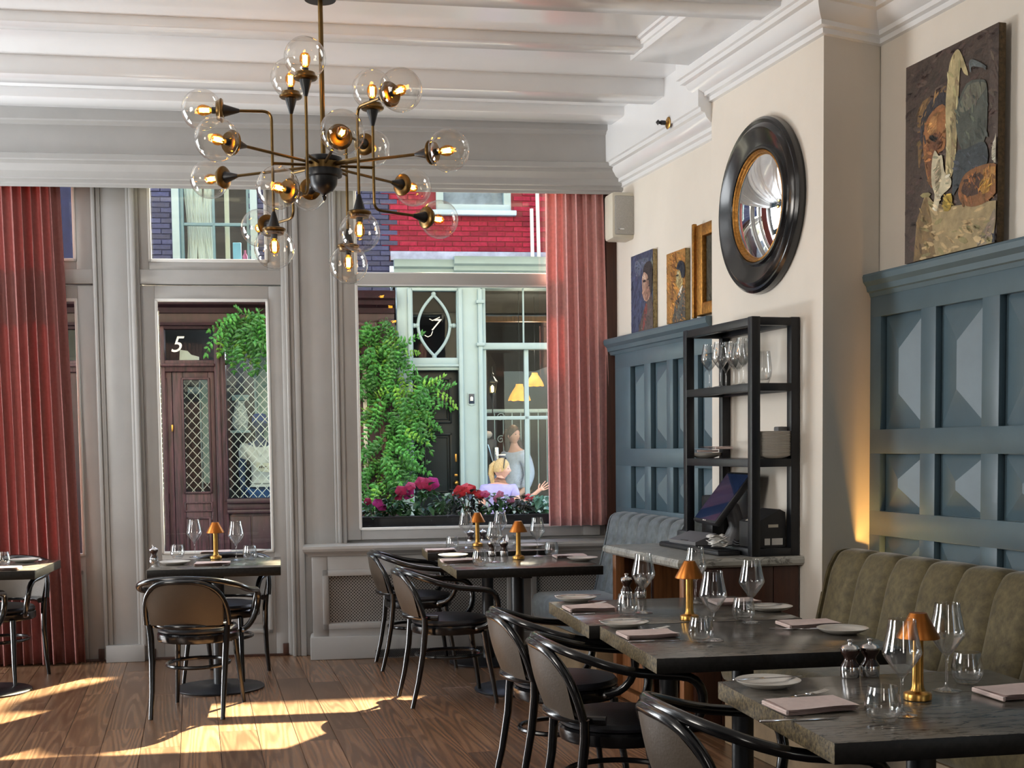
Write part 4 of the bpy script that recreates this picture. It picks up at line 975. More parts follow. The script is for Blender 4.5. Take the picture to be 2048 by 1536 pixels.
def bricks(wall, s0, s1, z0, z1, y, mt, holes, seed):
    rr = random.Random(seed); me = MB().cbox(-.104, .104, -.011, .03, -.026, .026, .004).mesh('brick', mt, False)
    z = z0+.031; row = 0
    while z < z1:
        s = s0 - (.108 if row % 2 else 0)
        while s < s1:
            c = s+.108
            if s0-.02 < c < s1+.02 and not any(a-.09 < c < b_+.09 and e-.02 < z < f_+.02 for a, b_, e, f_ in holes):
                inst(me, 'brick', Matrix.Translation((c, y+rr.uniform(-.004, .004), z)) @ Matrix.Rotation(rr.uniform(-.012, .012), 4, 'Y'), wall)
            s += .216
        z += .062; row += 1
# ---- left house: maroon shop below, blue brick above
lh = thing('corner_shop', 'maroon wooden shop front under a blue brick wall across the street', 'shop front', FM)
b = MB(); b.box(-9, -1.115, YO, YO+.3, 3.3, 8.6); b.box(-.115, 1.455, YO, YO+.3, 3.3, 8.6); b.box(-1.115, -.115, YO, YO+.3, 3.3, 3.62); b.box(-1.115, -.115, YO, YO+.3, 5.4, 8.6)
bw_ = b.build('brick_wall', M_['mortarb'], parent=lh, smooth=False)
bricks(bw_, -1.46, -1.12, 3.62, 4.66, YO, M_['brickb'], [], 1); bricks(bw_, -.11, .32, 3.62, 4.66, YO, M_['brickb'], [], 2); bricks(bw_, 1.02, 1.455, 3.32, 4.66, YO, M_['brickb'], [], 3)
wn1 = cb(-1.115, -1.03, YO-.03, YO+.12, 3.60, 5.4).build('window', M_['trimw'], parent=lh)
b = MB(); b.cbox(-.20, -.115, YO-.03, YO+.12, 3.6, 5.4, .005); b.cbox(-1.03, -.2, YO-.05, YO+.12, 3.56, 3.64, .005); b.build('jamb', M_['trimw'], parent=wn1)
M_['sash'] = mat('teal_sash', (.10, .20, .24), .4, var=.1)
b = MB(); b.cbox(-1.03, -.985, YO+.02, YO+.09, 3.64, 5.4, .004); b.cbox(-.245, -.20, YO+.02, YO+.09, 3.64, 5.4, .004); b.cbox(-.65, -.62, YO+.03, YO+.08, 3.64, 5.4, .004)
b.cbox(-1.0, -.22, YO+.03, YO+.08, 4.10, 4.135, .004); b.build('sash', M_['sash'], parent=wn1)
B(-1.0, -.22, YO+.055, YO+.06, 3.64, 5.4).build('pane', M_['panef'], parent=wn1, smooth=False)
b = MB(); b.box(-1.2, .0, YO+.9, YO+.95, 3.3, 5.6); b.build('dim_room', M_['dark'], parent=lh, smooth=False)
M_['pleated_sheet'] = mat('white_reflection_tone', (.80, .84, .84), .8, var=.05)  # white folds put in for the near house's reflection in the pane
for k, (a, c) in enumerate(((-.985, -.87), (-.865, -.76), (-.755, -.655))):
    b = MB(); b.grid(lambda u, v, a=a, c=c: (a+(c-a)*u*(.55+.45*abs(2*v-1)) + .02*sin(v*4+k), YO+.25+.02*sin(u*16), 3.6+1.0*v), 14, 8)
    b.grid(lambda u, v, a=a, c=c: (c-(c-a)*u*(.55+.45*abs(2*v-1)) + .02*sin(v*4+k), YO+.255+.02*sin(u*16), 3.6+1.0*v), 14, 8); b.build('pleated_sheet', M_['pleated_sheet'], parent=wn1, ang=180)
cb(-.52, -.465, YO+.22, YO+.26, 3.6, 4.8).build('cream_post', M_['cream'], parent=wn1)
cb(-.43, -.33, YO+.2, YO+.24, 3.6, 3.93).build('blue_panel', mat('sky_blue_card', (.20, .48, .72), .6, var=.1), parent=wn1)
b = MB(); b.lathe([(.025, 0), (.03, .02), (.03, .13), (.012, .16), (.012, .2), (0, .2)], 12, Matrix.Translation((-.285, YO+.2, 3.64))); b.build('pink_bottle', mat('pink_glazed_bottle', (.55, .10, .25), .3, var=.1), parent=wn1)
# cornices of the shop
def cornice(parent, s0, s1, y, prof, mt, nm='cornice'):
    return MB().sweep([(o, z) for o, z in prof], [(s1, y), (s0, y)]).build(nm, mt, parent=parent, ang=25)
cornice(lh, -4.5, 1.50, YO, [(0, 3.05), (.04, 3.06), (.06, 3.12), (.16, 3.15), (.18, 3.2), (.26, 3.22), (.28, 3.27), (.30, 3.30), (0, 3.34)], M_['maroon'])
cb(-4.5, 1.50, YO-.02, YO+.1, 2.92, 3.06).build('fascia', M_['maroon'], parent=lh)
cornice(lh, -4.5, -.52, YO, [(0, 2.86), (.05, 2.87), (.06, 2.9), (.10, 2.91), (.11, 2.94), (0, 2.945)], M_['maroon'], 'fascia_moulding')
b = MB(); b.cbox(1.02, 1.30, YO-.1, YO, 2.55, 2.95, .02); b.build('carved_panel', M_['maroonw'], parent=lh)
b = MB(); b.cbox(1.30, 1.50, YO-.16, YO, 2.66, 2.98, .02)
for k in range(6): b.cbox(1.315+.03*k, 1.335+.03*k, YO-.175, YO-.15, 2.93, 2.97, .004)
b.build('corbel', M_['maroon'], parent=lh)
# posts and rails
b = MB()
for a in ((-1.29, -1.24), (-.665, -.535), (.78, .92)): b.cbox(a[0], a[1], YO-.06, YO+.08, 0, 2.92, .01)
b.cbox(-.645, -.60, YO-.085, YO, 0, 2.86, .01); b.cbox(-.585, -.55, YO-.075, YO, .8, 2.86, .01); b.build('post', M_['maroonw'], parent=lh)
b = MB(); b.cbox(-4, -.66, YO-.05, YO+.06, 2.36, 2.50, .012); b.cbox(-4, -.66, YO-.09, YO, 2.42, 2.46, .012); b.build('transom_rail', M_['maroonw'], parent=lh)
tp = B(-3.6, -.665, YO+.02, YO+.03, 2.50, 2.88).build('transom_pane', M_['panef'], parent=lh, smooth=False)
# numeral
fc = bpy.data.curves.new('numeral', 'FONT'); fc.body = '5'; fc.size = .27; fc.extrude = .003; fc.shear = .35; fc.align_x = 'CENTER'
fo_ = bpy.data.objects.new('numeral_tmp', fc); C.objects.link(fo_); dg = bpy.context.evaluated_depsgraph_get()
nme = bpy.data.meshes.new_from_object(fo_.evaluated_get(dg)); bpy.data.objects.remove(fo_); nme.materials.clear(); nme.materials.append(M_['paper'])
no = bpy.data.objects.new('house_number', nme); C.objects.link(no); no.parent = lh; no.matrix_local = Matrix.Translation((-1.115, YO-.005, 2.60)) @ Matrix.Rotation(R(90), 4, 'X')
b = MB(); b.prism([(-1.09, 2.505), (-.86, 2.505), (-.86, 2.55), (-.95, 2.575), (-.99, 2.62), (-1.08, 2.635)], YO+.12, YO+.16, Matrix(((1,0,0,0),(0,0,1,0),(0,1,0,0),(0,0,0,1)))); b.build('white_bundle', M_['paper'], parent=lh)
# the pair of glazed doors
def leaf(l0, l1, g0, g1):
    d = MB()
    d.cbox(l0, g0, YO-.02, YO+.05, .03, 2.36, .008); d.cbox(g1, l1, YO-.02, YO+.05, .03, 2.36, .008); d.cbox(g0, g1, YO-.02, YO+.05, 2.27, 2.36, .008); d.cbox(g0, g1, YO-.02, YO+.05, .03, .92, .008)
    o = d.build('door_leaf', M_['maroonw'] if g0 < -.9 else M_['maroon'], parent=lh)
    b = MB(); panel_mould(b, g0-.02, g1+.02, .90, 2.29, YO-.02, .025, .02); panel_mould(b, g0, g1, .12, .62, YO-.02, .03, .02); panel_mould(b, g0-.02, g1+.02, .68, .80, YO-.02, .02, .015)
    b.build('moulding', M_['maroonw'], parent=o); B(g0, g1, YO+.01, YO+.016, .9, 2.3).build('pane', M_['panef'], parent=o, smooth=False)
leaf(-1.165, -.67, -1.04, -.745); leaf(-1.79, -1.17, -1.70, -1.25)
b = MB(); b.cbox(-1.185, -1.165, YO-.045, YO-.02, 1.65, 1.73, .004); b.build('lock_plate', M_['brass'], parent=lh)
for s0, s1, z0, z1 in ((-1.05, -.74, .92, 2.28), (-1.70, -1.25, .92, 2.28), (-.53, .78, .84, 2.50)):
    lattice(s0, s1, z0, z1, YO+.10, .120, .0085, 'folding_grille', M_['paper'], lh, .9, .006)
b = MB(); b.box(-.86, -.745, YO+.32, YO+.36, 1.02, 2.30); b.box(-.20, .12, YO+.55, YO+.6, 1.2, 2.75); b.box(-1.30, -1.25, YO+.3, YO+.33, .95, 1.95); b.build('reflection_panel', M_['darkt'], parent=lh, smooth=False)  # pale boxes put in for the reflections seen in the shop panes
b = MB(); b.cbox(-.235, -.205, YO+.5, YO+.54, 1.2, 2.75, .004); b.cbox(-.885, -.865, YO+.3, YO+.33, .95, 2.3, .003); b.cbox(-.5, -.3, YO+.4, YO+.5, 2.03, 2.1, .004); b.cbox(-1.03, -.9, YO+.4, YO+.5, 2.12, 2.2, .004); b.build('white_shelf', M_['trimw'], parent=lh)
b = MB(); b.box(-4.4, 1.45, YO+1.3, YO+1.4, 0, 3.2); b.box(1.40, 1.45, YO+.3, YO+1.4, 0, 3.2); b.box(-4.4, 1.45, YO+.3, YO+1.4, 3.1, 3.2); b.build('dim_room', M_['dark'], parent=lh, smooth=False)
B(-.53, .78, YO+.01, YO+.016, .82, 2.80).build('pane', M_['panef'], parent=lh, smooth=False)
b = MB(); b.cbox(-.55, .8, YO-.04, YO+.06, 2.78, 2.93, .01); b.build('head_rail', M_['maroon'], parent=lh)
b = MB(); b.cbox(-.55, .8, YO-.13, YO+.1, .775, .835, .012); b.cbox(-.55, .8, YO-.08, YO+.1, .70, .775, .01); b.cbox(-.55, .8, YO-.10, YO+.1, .655, .70, .01); b.build('sill', M_['maroon'], parent=lh)
b = MB(); b.cbox(-.55, .8, YO-.03, YO+.1, 0, .66, .006)
for k in range(5): b.cbox(-.52+.26*k, -.28+.26*k, YO-.045, YO-.02, .05, .62, .008)
b.build('stall_riser', M_['maroon'], parent=lh)
b = MB(); b.cbox(-4.4, -1.8, YO-.02, YO+.1, 0, 2.36, .01); b.build('left_bay', M_['maroon'], parent=lh)
b = MB(); b.cbox(.92, 1.52, YO-.02, YO+.1, 0, 2.66, .01); b.build('end_pier', M_['maroonw'], parent=lh)
b = MB(); b.cbox(.98, 1.03, YO-.06, YO, .3, 2.6, .006); b.cbox(1.10, 1.15, YO-.05, YO, .3, 2.6, .006); b.build('drain_pipe', M_['cream'], parent=lh)

# ---- right house: pale front, oval light over a black door, red brick above
rh = thing('pale_house_front', 'pale painted house front with black door under a red brick wall across the street', 'house front', FM)
b = MB(); b.box(1.46, 2.05, YO, YO+.3, 3.7, 9.1); b.box(2.93, 4.4, YO, YO+.3, 3.7, 9.1); b.box(2.05, 2.93, YO, YO+.3, 3.7, 4.28); b.box(4.4, 9, YO, YO+.3, 3.7, 10.25)
b.box(2.05, 2.93, YO, YO+.3, 5.6, 9.1)
rw_ = b.build('brick_wall', M_['mortarr'], parent=rh, smooth=False)
XZ = Matrix(((1,0,0,0),(0,0,1,0),(0,1,0,0),(0,0,0,1)))
MB().prism([(4.4, 9.1), (4.4, 10.3), (4.95, 10.35), (5.0, 10.9), (5.11, 11.06), (5.23, 11.26), (5.35, 11.4), (5.47, 11.53), (5.6, 11.63), (5.72, 11.67), (5.84, 11.69), (5.89, 11.5), (5.84, 11.3), (5.89, 11.2), (5.85, 11.05), (5.8, 10.9), (5.64, 10.7), (5.52, 10.5), (5.46, 10.3), (9, 10.25), (9, 9.1)], YO, YO+.3, XZ).build('neck_gable', M_['trimw'], parent=rh, smooth=False)
bricks(rw_, 1.47, 3.36, 3.81, 4.66, YO, M_['brickr'], [(1.99, 3.0, 4.24, 5)], 4)
b = MB(); b.cbox(2.03, 2.12, YO-.03, YO+.12, 4.30, 5.6, .005); b.cbox(2.86, 2.95, YO-.03, YO+.12, 4.3, 5.6, .005); b.cbox(2.05, 2.93, YO-.04, YO+.12, 4.30, 4.38, .005)
uw = b.build('upper_window', M_['trimw'], parent=rh); B(2.1, 2.88, YO+.05, YO+.056, 4.36, 5.6).build('pane', M_['panef'], parent=uw, smooth=False)
cb(2.1, 2.88, YO+.1, YO+.13, 4.36, 4.8).build('blind', M_['stone'], parent=uw); cb(1.965, 3.01, YO-.09, YO+.05, 4.245, 4.305, .008).build('stone_sill', mat('pale_blue_sill', (.42, .58, .74), .6, var=.1), parent=uw)
cb(1.465, 5.5, YO-.03, YO+.1, 3.70, 3.81).build('stone_band', M_['stone'], parent=rh)
pr = [(0, 3.44), (.05, 3.45), (.06, 3.50), (.14, 3.53), (.16, 3.58), (.22, 3.60), (.24, 3.65), (.27, 3.68), (0, 3.71)]
cornice(rh, 1.50, 2.22, YO, pr, M_['trimw']); cornice(rh, 2.22, 5.5, YO-.07, [(o, z+.03) for o, z in pr], M_['trimw'])
b = MB(); b.box(1.53, 5.5, YO-.02, YO+.25, 3.37, 3.46); b.cbox(1.53, 1.69, YO-.03, YO+.2, 0, 3.4, .01); b.cbox(2.30, 2.56, YO-.03, YO+.2, 0, 3.4, .01); b.cbox(2.28, 2.33, YO-.06, YO+.1, 0, 3.36, .008); b.cbox(2.52, 2.575, YO-.065, YO+.1, 0, 3.36, .012)
b.cbox(1.66, 1.71, YO-.05, YO+.1, 0, 3.36, .008); b.build('front_posts', M_['trimw'], parent=rh)
for k in range(2): cb(2.50, 2.60, YO-.085, YO-.03, 2.66-.0*k+.52*k, 2.70+.52*k, .006).build('post_collar', M_['trimw'], parent=rh)
b = MB(); b.cbox(1.70, 2.29, YO-.02, YO+.1, 2.37, 2.41, .005); b.cbox(1.69, 2.30, YO-.05, YO+.1, 2.41, 2.44, .006); b.cbox(1.70, 2.29, YO-.03, YO+.1, 2.44, 2.52, .006); b.cbox(1.69, 1.725, YO-.02, YO+.1, 2.5, 3.37, .005); b.cbox(2.265, 2.3, YO-.02, YO+.1, 2.5, 3.37, .005); b.cbox(1.7, 2.29, YO-.02, YO+.1, 3.335, 3.38, .005)
ov = b.build('oval_light', M_['trimw'], parent=rh)
B(1.72, 2.27, YO+.05, YO+.056, 2.51, 3.34).build('pane', M_['panef'], parent=ov, smooth=False)
b = MB(); cxo, czo = 1.985, 2.915
arc = lambda sg: [(cxo+sg*.195*(1-(2*k/24-1)**2), YO+.02, czo+.37*(2*k/24-1)) for k in range(25)]
b.tube(arc(1), .0185, 8); b.tube(arc(-1), .0185, 8)
for p_ in ((cxo, czo+.385), (cxo, czo-.385), (cxo+.205, czo), (cxo+.245, czo), (cxo-.205, czo), (cxo-.245, czo)): b.sphere((p_[0], YO+.02, p_[1]), .03, 10)
b.build('oval_tracery', M_['trimw'], parent=ov)
fc = bpy.data.curves.new('numeral', 'FONT'); fc.body = '7'; fc.size = .20; fc.extrude = .002; fc.shear = .4; fc.align_x = 'CENTER'
fo_ = bpy.data.objects.new('numeral_tmp', fc); C.objects.link(fo_); dg = bpy.context.evaluated_depsgraph_get()
nme = bpy.data.meshes.new_from_object(fo_.evaluated_get(dg)); bpy.data.objects.remove(fo_); nme.materials.clear(); nme.materials.append(M_['paper'])
no = bpy.data.objects.new('house_number', nme); C.objects.link(no); no.parent = ov; no.matrix_local = Matrix.Translation((1.985, YO+.045, 2.86)) @ Matrix.Rotation(R(90), 4, 'X')
b = MB(); b.tube([(1.87, YO+.045, 2.80), (1.91, YO+.045, 2.78), (1.95, YO+.045, 2.80), (1.97, YO+.045, 2.85)], .006, 6); b.tube([(1.93, YO+.045, 3.0), (1.97, YO+.045, 2.98), (2.06, YO+.045, 3.02)], .006, 6); b.build('flourish', M_['paper'], parent=ov)
bd = cb(1.715, 2.275, YO+.06, YO+.12, .02, 2.36, .004).build('black_door', M_['doorb'], parent=rh)
b = MB(); panel_mould(b, 1.80, 2.19, 1.72, 2.28, YO+.06, .03, .03); panel_mould(b, 1.845, 2.145, 1.765, 2.235, YO+.06, .015, .02); panel_mould(b, 1.80, 2.19, .82, 1.60, YO+.06, .03, .03); panel_mould(b, 1.845, 2.145, .865, 1.555, YO+.06, .015, .02); panel_mould(b, 1.80, 2.19, .15, .68, YO+.06, .03, .03)
b.build('door_panel', M_['doorb'], parent=bd)
b = MB(); b.sphere((2.235, YO+.02, .98), .032, 12); b.cbox(2.215, 2.255, YO+.045, YO+.062, 1.06, 1.09, .004); b.cbox(2.222, 2.25, YO+.045, YO+.062, 1.24, 1.34, .008); b.build('door_knob', M_['brass'], parent=bd)
cb(1.5, 5.5, YO-.05, YO+.2, 0, .10, .01).build('step', M_['stone'], parent=rh)
pq = MB().prism([(2.385-.0, 1.95), (2.43, 1.93), (2.475, 1.95), (2.475, 2.09), (2.385, 2.09)], YO-.045, YO-.03, Matrix(((1,0,0,0),(0,0,1,0),(0,1,0,0),(0,0,0,1)))).build('plaque', M_['trimw'], parent=rh, smooth=False)
b = MB(); b.cbox(2.395, 2.465, YO-.05, YO-.044, 1.955, 2.075, .002); b.build('plaque_field', mat('navy_enamel', (.015, .03, .06), .3, var=.1), parent=pq)
b = MB(); b.sphere((2.43, YO-.052, 2.02), (.02, .004, .024), 10); b.cbox(2.412, 2.448, YO-.055, YO-.05, 1.99, 2.01, .001); b.build('plaque_emblem', M_['paper'], parent=pq)
b = MB(); b.tube([(3.20, YO-.12, 3.42), (3.19, YO-.12, 4.32)], .022, 8); b.tube([(3.28, YO-.12, 3.42), (3.26, YO-.12, 4.6)], .022, 8); b.cbox(3.17, 3.31, YO-.14, YO, 3.62, 3.66, .004); b.build('white_pole', M_['paper'], parent=rh)
# big shop window of that house
sw_ = MB(); sw_.cbox(2.575, 2.62, YO-.01, YO+.09, .72, 3.37, .006); sw_.cbox(2.56, 4.4, YO-.05, YO+.1, 2.62, 2.70, .008); sw_.cbox(3.095, 3.15, YO-.005, YO+.07, .74, 2.63, .006); sw_.cbox(2.6, 4.4, YO-.005, YO+.07, 1.755, 1.80, .006); sw_.cbox(3.085, 3.105, YO+.02, YO+.06, 2.7, 3.37, .004)
sw_.cbox(3.60, 3.65, YO-.005, YO+.07, .74, 3.37, .006); sw_.cbox(2.56, 4.4, YO-.07, YO+.1, .68, .76, .008); sw_.cbox(2.56, 4.4, YO-.02, YO+.1, 0.1, .70, .008); sw_.cbox(4.35, 4.5, YO-.02, YO+.1, 0, 3.37, .006)
swo = sw_.build('shop_window', M_['trimw'], parent=rh)
for a, c in ((2.62, 3.095), (3.15, 3.60), (3.65, 4.35)):
    for e, f_ in ((.76, 1.755), (1.80, 2.62)): B(a, c, YO+.03, YO+.035, e, f_).build('pane', M_['pane'], parent=swo, smooth=False)
B(2.62, 4.35, YO+.04, YO+.045, 2.70, 3.37).build('pane', M_['panef'], parent=swo, smooth=False)
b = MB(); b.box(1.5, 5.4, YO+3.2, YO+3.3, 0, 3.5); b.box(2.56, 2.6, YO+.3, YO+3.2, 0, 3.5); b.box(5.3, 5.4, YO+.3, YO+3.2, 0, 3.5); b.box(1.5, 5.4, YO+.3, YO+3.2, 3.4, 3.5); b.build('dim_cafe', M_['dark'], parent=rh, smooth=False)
cb(2.62, 4.3, YO+.9, YO+1.0, 3.05, 3.13).build('ceiling_beam', M_['oak'], parent=rh)
light('cafe_lamp', 'POINT', tuple(FM @ V((3.3, YO+1.2, 2.75))), 40, (1, .85, .65), radius=.15)
light('shop_lamp', 'POINT', tuple(FM @ V((-.2, YO+.8, 2.7))), 45, (.9, .95, 1), radius=.15)
# things inside that window
def lampshade(name, label, s, y, z, sc):
    t = thing(name, label, 'lamp', FM @ at(s, y, z)); n = 32; vs = []; fs = []
    prof = [(.045, .20), (.05, .17), (.085, .12), (.125, .05), (.145, 0)]
    for r_, h in prof:
        for k in range(n): q = 2*pi*k/n; vs.append((r_*sc*cos(q), r_*sc*sin(q), (h - (.012*abs(sin(4*q)) if h == 0 else 0))*sc))
    for i in range(4):
        for k in range(n): fs.append((i*n+k, i*n+(k+1) % n, (i+1)*n+(k+1) % n, (i+1)*n+k))
    MB().add(vs, fs).build('shade', mat('amber_fabric_shade', (.80, .38, .06), .7, var=.35, scale=18, emit=(1, .42, .04), es=.55), parent=t)
    MB().sphere((0, 0, .07*sc), .035*sc, 10).build('bulb', M_['fil'], parent=t); MB().tube([(0, 0, .2*sc), (0, 0, 3.4-z)], .004, 6).build('flex', M_['steel'], parent=t)
lampshade('pendant_lamp', 'amber scalloped pendant lampshade glowing in the cafe window', 3.09, YO+.42, 2.015, 1.0)
lampshade('pendant_lamp', 'smaller amber lampshade deeper in the cafe, beside the rose curtain', 3.40, YO+1.15, 2.23, .85)
ln = thing('street_lantern', 'small black lantern with a lit pane in the cafe window', 'lantern', FM @ at(2.735, YO+.35, 2.08))
MB().lathe([(.02, 0), (.035, .02), (.06, .15)], 6).build('body', M_['pane'], parent=ln, smooth=False)
b = MB(); b.lathe([(.075, .15), (.07, .165), (.03, .22), (.02, .23), (.022, .26), (.008, .28), (.006, .34), (0, .36)], 6)
for k in range(6): b.tube([(.035*cos(k*pi/3), .035*sin(k*pi/3), .02), (.06*cos(k*pi/3), .06*sin(k*pi/3), .15)], .004, 5)
b.lathe([(.0, -.26), (.008, -.25), (.006, -.12), (.02, -.03), (.035, .0), (.035, .02)], 8); b.build('iron_frame', M_['steel'], parent=ln, smooth=False)
MB().lathe([(0, .03), (.018, .04), (.018, .10), (0, .12)], 10).build('flame', M_['fil'], parent=ln)
rl = thing('iron_railing', 'white iron railing with scrolls inside the cafe window', 'railing', FM @ at(0, YO+1.55, 0))
cb(2.62, 4.2, -.02, .02, 1.88, 1.93).build('top_rail', M_['trimw'], parent=rl)
for k in range(13): MB().tube([(2.66+.12*k, 0, .9), (2.66+.12*k, 0, 1.9)], .008, 6).build('baluster', M_['trimw'], parent=rl)
b = MB()
for zc in (1.82, 1.52): b.tube([(2.98+.06*(1-k/26)*cos(k*.42), -.03, zc+.06*(1-k/26)*sin(k*.42)) for k in range(24)], .007, 5)
b.build('scroll', M_['trimw'], parent=rl)
cm = thing('coffee_machine', 'black and chrome coffee machine behind the cafe window', 'coffee machine', FM @ at(2.70, YO+.62, 0))
cb(-.12, .14, -.16, .2, .80, 1.06, .02).build('counter_block', mat('slate_blue_counter', (.10, .15, .28), .5, var=.1), parent=cm)
cb(-.10, .10, -.12, .18, 1.06, 1.52, .03).build('body', M_['plastic'], parent=cm)
b = MB(); b.tube([(-.02, -.15, 1.45), (.06, -.15, 1.18), (.22, -.15, 1.17)], .012, 8); b.cbox(.06, .12, -.17, -.12, 1.22, 1.42, .015); b.cbox(.10, .24, -.16, -.14, 1.30, 1.325, .004); b.build('chrome_group', M_['chrome'], parent=cm)
b = MB(); b.lathe([(.04, 0), (.075, .03), (.08, .06), (.06, .09), (0, .10)], 18, Matrix.Translation((-.02, 0, 1.53))); b.build('white_jug', M_['china'], parent=cm)

# ------------------------------------------------------------------ people and the mannequin (skin-modifier bodies)
SKIN = mat('skin', (.62, .36, .28), .5, var=.08, scale=20); 
def skin(name, pts, edges, mt, parent, root=0, sub=2, M=None):
    me = bpy.data.meshes.new(name); bm = bmesh.new(); ly = bm.verts.layers.skin.verify(); vs = []
    for co, r_ in pts:
        v = bm.verts.new(co); v[ly].radius = (r_, r_) if not isinstance(r_, tuple) else r_; vs.append(v)
    for a, b_ in edges: bm.edges.new((vs[a], vs[b_]))
    vs[root][ly].use_root = True
    bm.to_mesh(me); bm.free(); me.materials.append(mt)
    o = bpy.data.objects.new(name, me); C.objects.link(o); o.parent = parent
    if M is not None: o.matrix_local = M
    s = o.modifiers.new('skin', 'SKIN'); s.use_smooth_shade = True
    if sub: u = o.modifiers.new('sub', 'SUBSURF'); u.levels = sub; u.render_levels = sub
    return o
def chain(*ix): return [(ix[i], ix[i+1]) for i in range(len(ix)-1)]
def headmesh(parent, Mx, mt, hair, hairparts, look_scale=1.0):
    """face looks along -y of Mx; origin at the chin height, head .23 m tall"""
    b = MB()
    def hp(u, v):
        th = 2*pi*u; ph = pi*v; x = .074*sin(ph)*sin(th); y = -.095*sin(ph)*cos(th); z = .115+.117*cos(ph)
        if z < .09: k = (.09-z)/.09; x *= 1-.38*k; y = y*(1-.25*k) - .012*k*(1 if y < 0 else -.5)
        f = max(0, -y/.095); 
        nx = math.exp(-(x/.013)**2)*math.exp(-((z-.10)/.022)**2)*f*.020; y -= nx
        for ex_ in (-.032, .032): y += .009*f*math.exp(-((x-ex_)/.014)**2 - ((z-.122)/.011)**2)
        y -= .005*f*math.exp(-(x/.02)**2 - ((z-.062)/.007)**2); y += .004*f*math.exp(-(x/.02)**2 - ((z-.074)/.005)**2)
        return (x, y, z)
    b.grid(lambda u, v: hp(1-u, v), 40, 32, Mx); o = b.build('face', mt, parent=parent, ang=180)
    e = MB(); 
    for ex_ in (-.032, .032): e.sphere((ex_, -.080, .122), (.011, .006, .006), 8, Mx)
    e.build('eyes', mat('dark_eye', (.05, .04, .035), .2, var=.1) if mt is SKIN else mt, parent=o)
    e = MB(); e.sphere((0, -.092, .060), (.019, .006, .0065), 8, Mx); e.build('lips', mat('lips', (.50, .17, .16), .4, var=.1) if mt is SKIN else mt, parent=o)
    e = MB(); 
    for sx in (-1, 1): e.sphere((sx*.074, .008, .105), (.010, .018, .030), 10, Mx)
    e.build('ears', mt, parent=o)
    if hair:
        hb = MB(); 
        def hh(u, v):
            th = 2*pi*u; ph = pi*.62*v; front = max(0, cos(th)); ph *= 1-.42*front**1.5
            r_ = 1.0+.03*sin(14*th); return (.083*sin(ph)*sin(th)*r_, -.100*sin(ph)*cos(th)*r_+.006, .122+.124*cos(ph))
        hb.grid(lambda u, v: hh(1-u, v), 36, 14, Mx)
        for pts, rs in hairparts: hb.tube([Mx @ V(p) for p in pts], rs, 10)
        hb.build('hair', hair, parent=parent, ang=180)
    return o
def hand(pts, edges, wrist, d, n, up_, spread=.012, curl=.1, L=1.0):
    """adds a palm with four fingers and a thumb to a skin graph"""
    d = V(d).normalized(); n = V(n).normalized(); s = V(up_).normalized(); w0 = len(pts)
    pts.append((V(pts[wrist][0])+d*.05*L, .021)); edges.append((wrist, w0)); pts.append((V(pts[wrist][0])+d*.085*L, .024)); edges.append((w0, w0+1))
    for k, ln in enumerate((.062, .072, .068, .052)):
        a = (k-1.5); base = V(pts[w0+1][0]) + s*(-a*.019) + d*.006; dd = (d + s*(-a*.16)).normalized(); prev = w0+1
        for j, fr in enumerate((0, .4, .75, 1)):
            pts.append((base + dd*ln*fr*L - n*curl*ln*fr*fr, .0085-.001*j)); edges.append((prev, len(pts)-1)); prev = len(pts)-1
    tb = V(pts[w0][0]) + s*.018; pts.append((tb + s*.014 + d*.012, .010)); edges.append((w0, len(pts)-1)); pts.append((tb + s*.034+d*.034, .009)); edges.append((len(pts)-2, len(pts)-1)); pts.append((tb + s*.044+d*.056, .007)); edges.append((len(pts)-2, len(pts)-1))
# seated woman in lavender, looking to the right, gesturing
wo = thing('person', 'seated blonde person in a lavender T-shirt outside, raising an open hand', 'person', FM @ at(2.66, YO-.78, 0))
pts = [((0, .05, .46), .13), ((0, .03, .62), .105), ((0, .02, .80), .125), ((.005, .02, .93), .10), ((.015, .01, 1.00), .048), ((.03, 0, 1.06), .046), ((.04, -.005, 1.13), .052),
       ((-.155, .02, .915), .062), ((-.205, .0, .74), .047), ((-.20, -.12, .60), .036), ((-.14, -.22, .60), .026),
       ((.16, .0, .915), .062), ((.24, -.08, .73), .047), ((.33, -.20, .80), .034), ((.40, -.25, .87), .024),
       ((-.10, -.04, .47), .085), ((-.13, -.42, .47), .066), ((-.13, -.45, .08), .042), ((-.13, -.55, .035), .04), ((.10, -.04, .47), .085), ((.13, -.42, .47), .066), ((.13, -.45, .08), .042), ((.13, -.55, .035), .04)]
ed = chain(0, 1, 2, 3, 4, 5, 6) + chain(3, 7, 8, 9, 10) + chain(3, 11, 12, 13, 14) + chain(0, 15, 16, 17, 18) + chain(0, 19, 20, 21, 22)
base_ed, base_pts = list(ed), list(pts)
hand(pts, ed, 14, (.75, -.15, .55), (0, -1, 0), (-.55, 0, .75), L=1.25); hand(pts, ed, 10, (.6, -.6, -.1), (0, 0, 1), (0, 0, 1))
skin('body', pts, ed, SKIN, wo)
SH = mat('lavender_jersey', (.36, .34, .66), .85, var=.1, scale=12)
def shell(name, mt, ids, edges, grow, parent, src, root=0, sub=2, trunc=None):
    mp_ = {a: i for i, a in enumerate(ids)}; P2 = [(src[a][0], src[a][1]+grow) for a in ids]
    return skin(name, P2, [(mp_[a], mp_[b_]) for a, b_ in edges if a in mp_ and b_ in mp_], mt, parent, mp_[root], sub)
p2 = list(base_pts); p2.append(((-.19, .01, .80), .056)); p2.append(((.215, -.05, .80), .056)); p2.append(((.008, .015, .965), .058)); k1, k2 = len(p2)-3, len(p2)-2
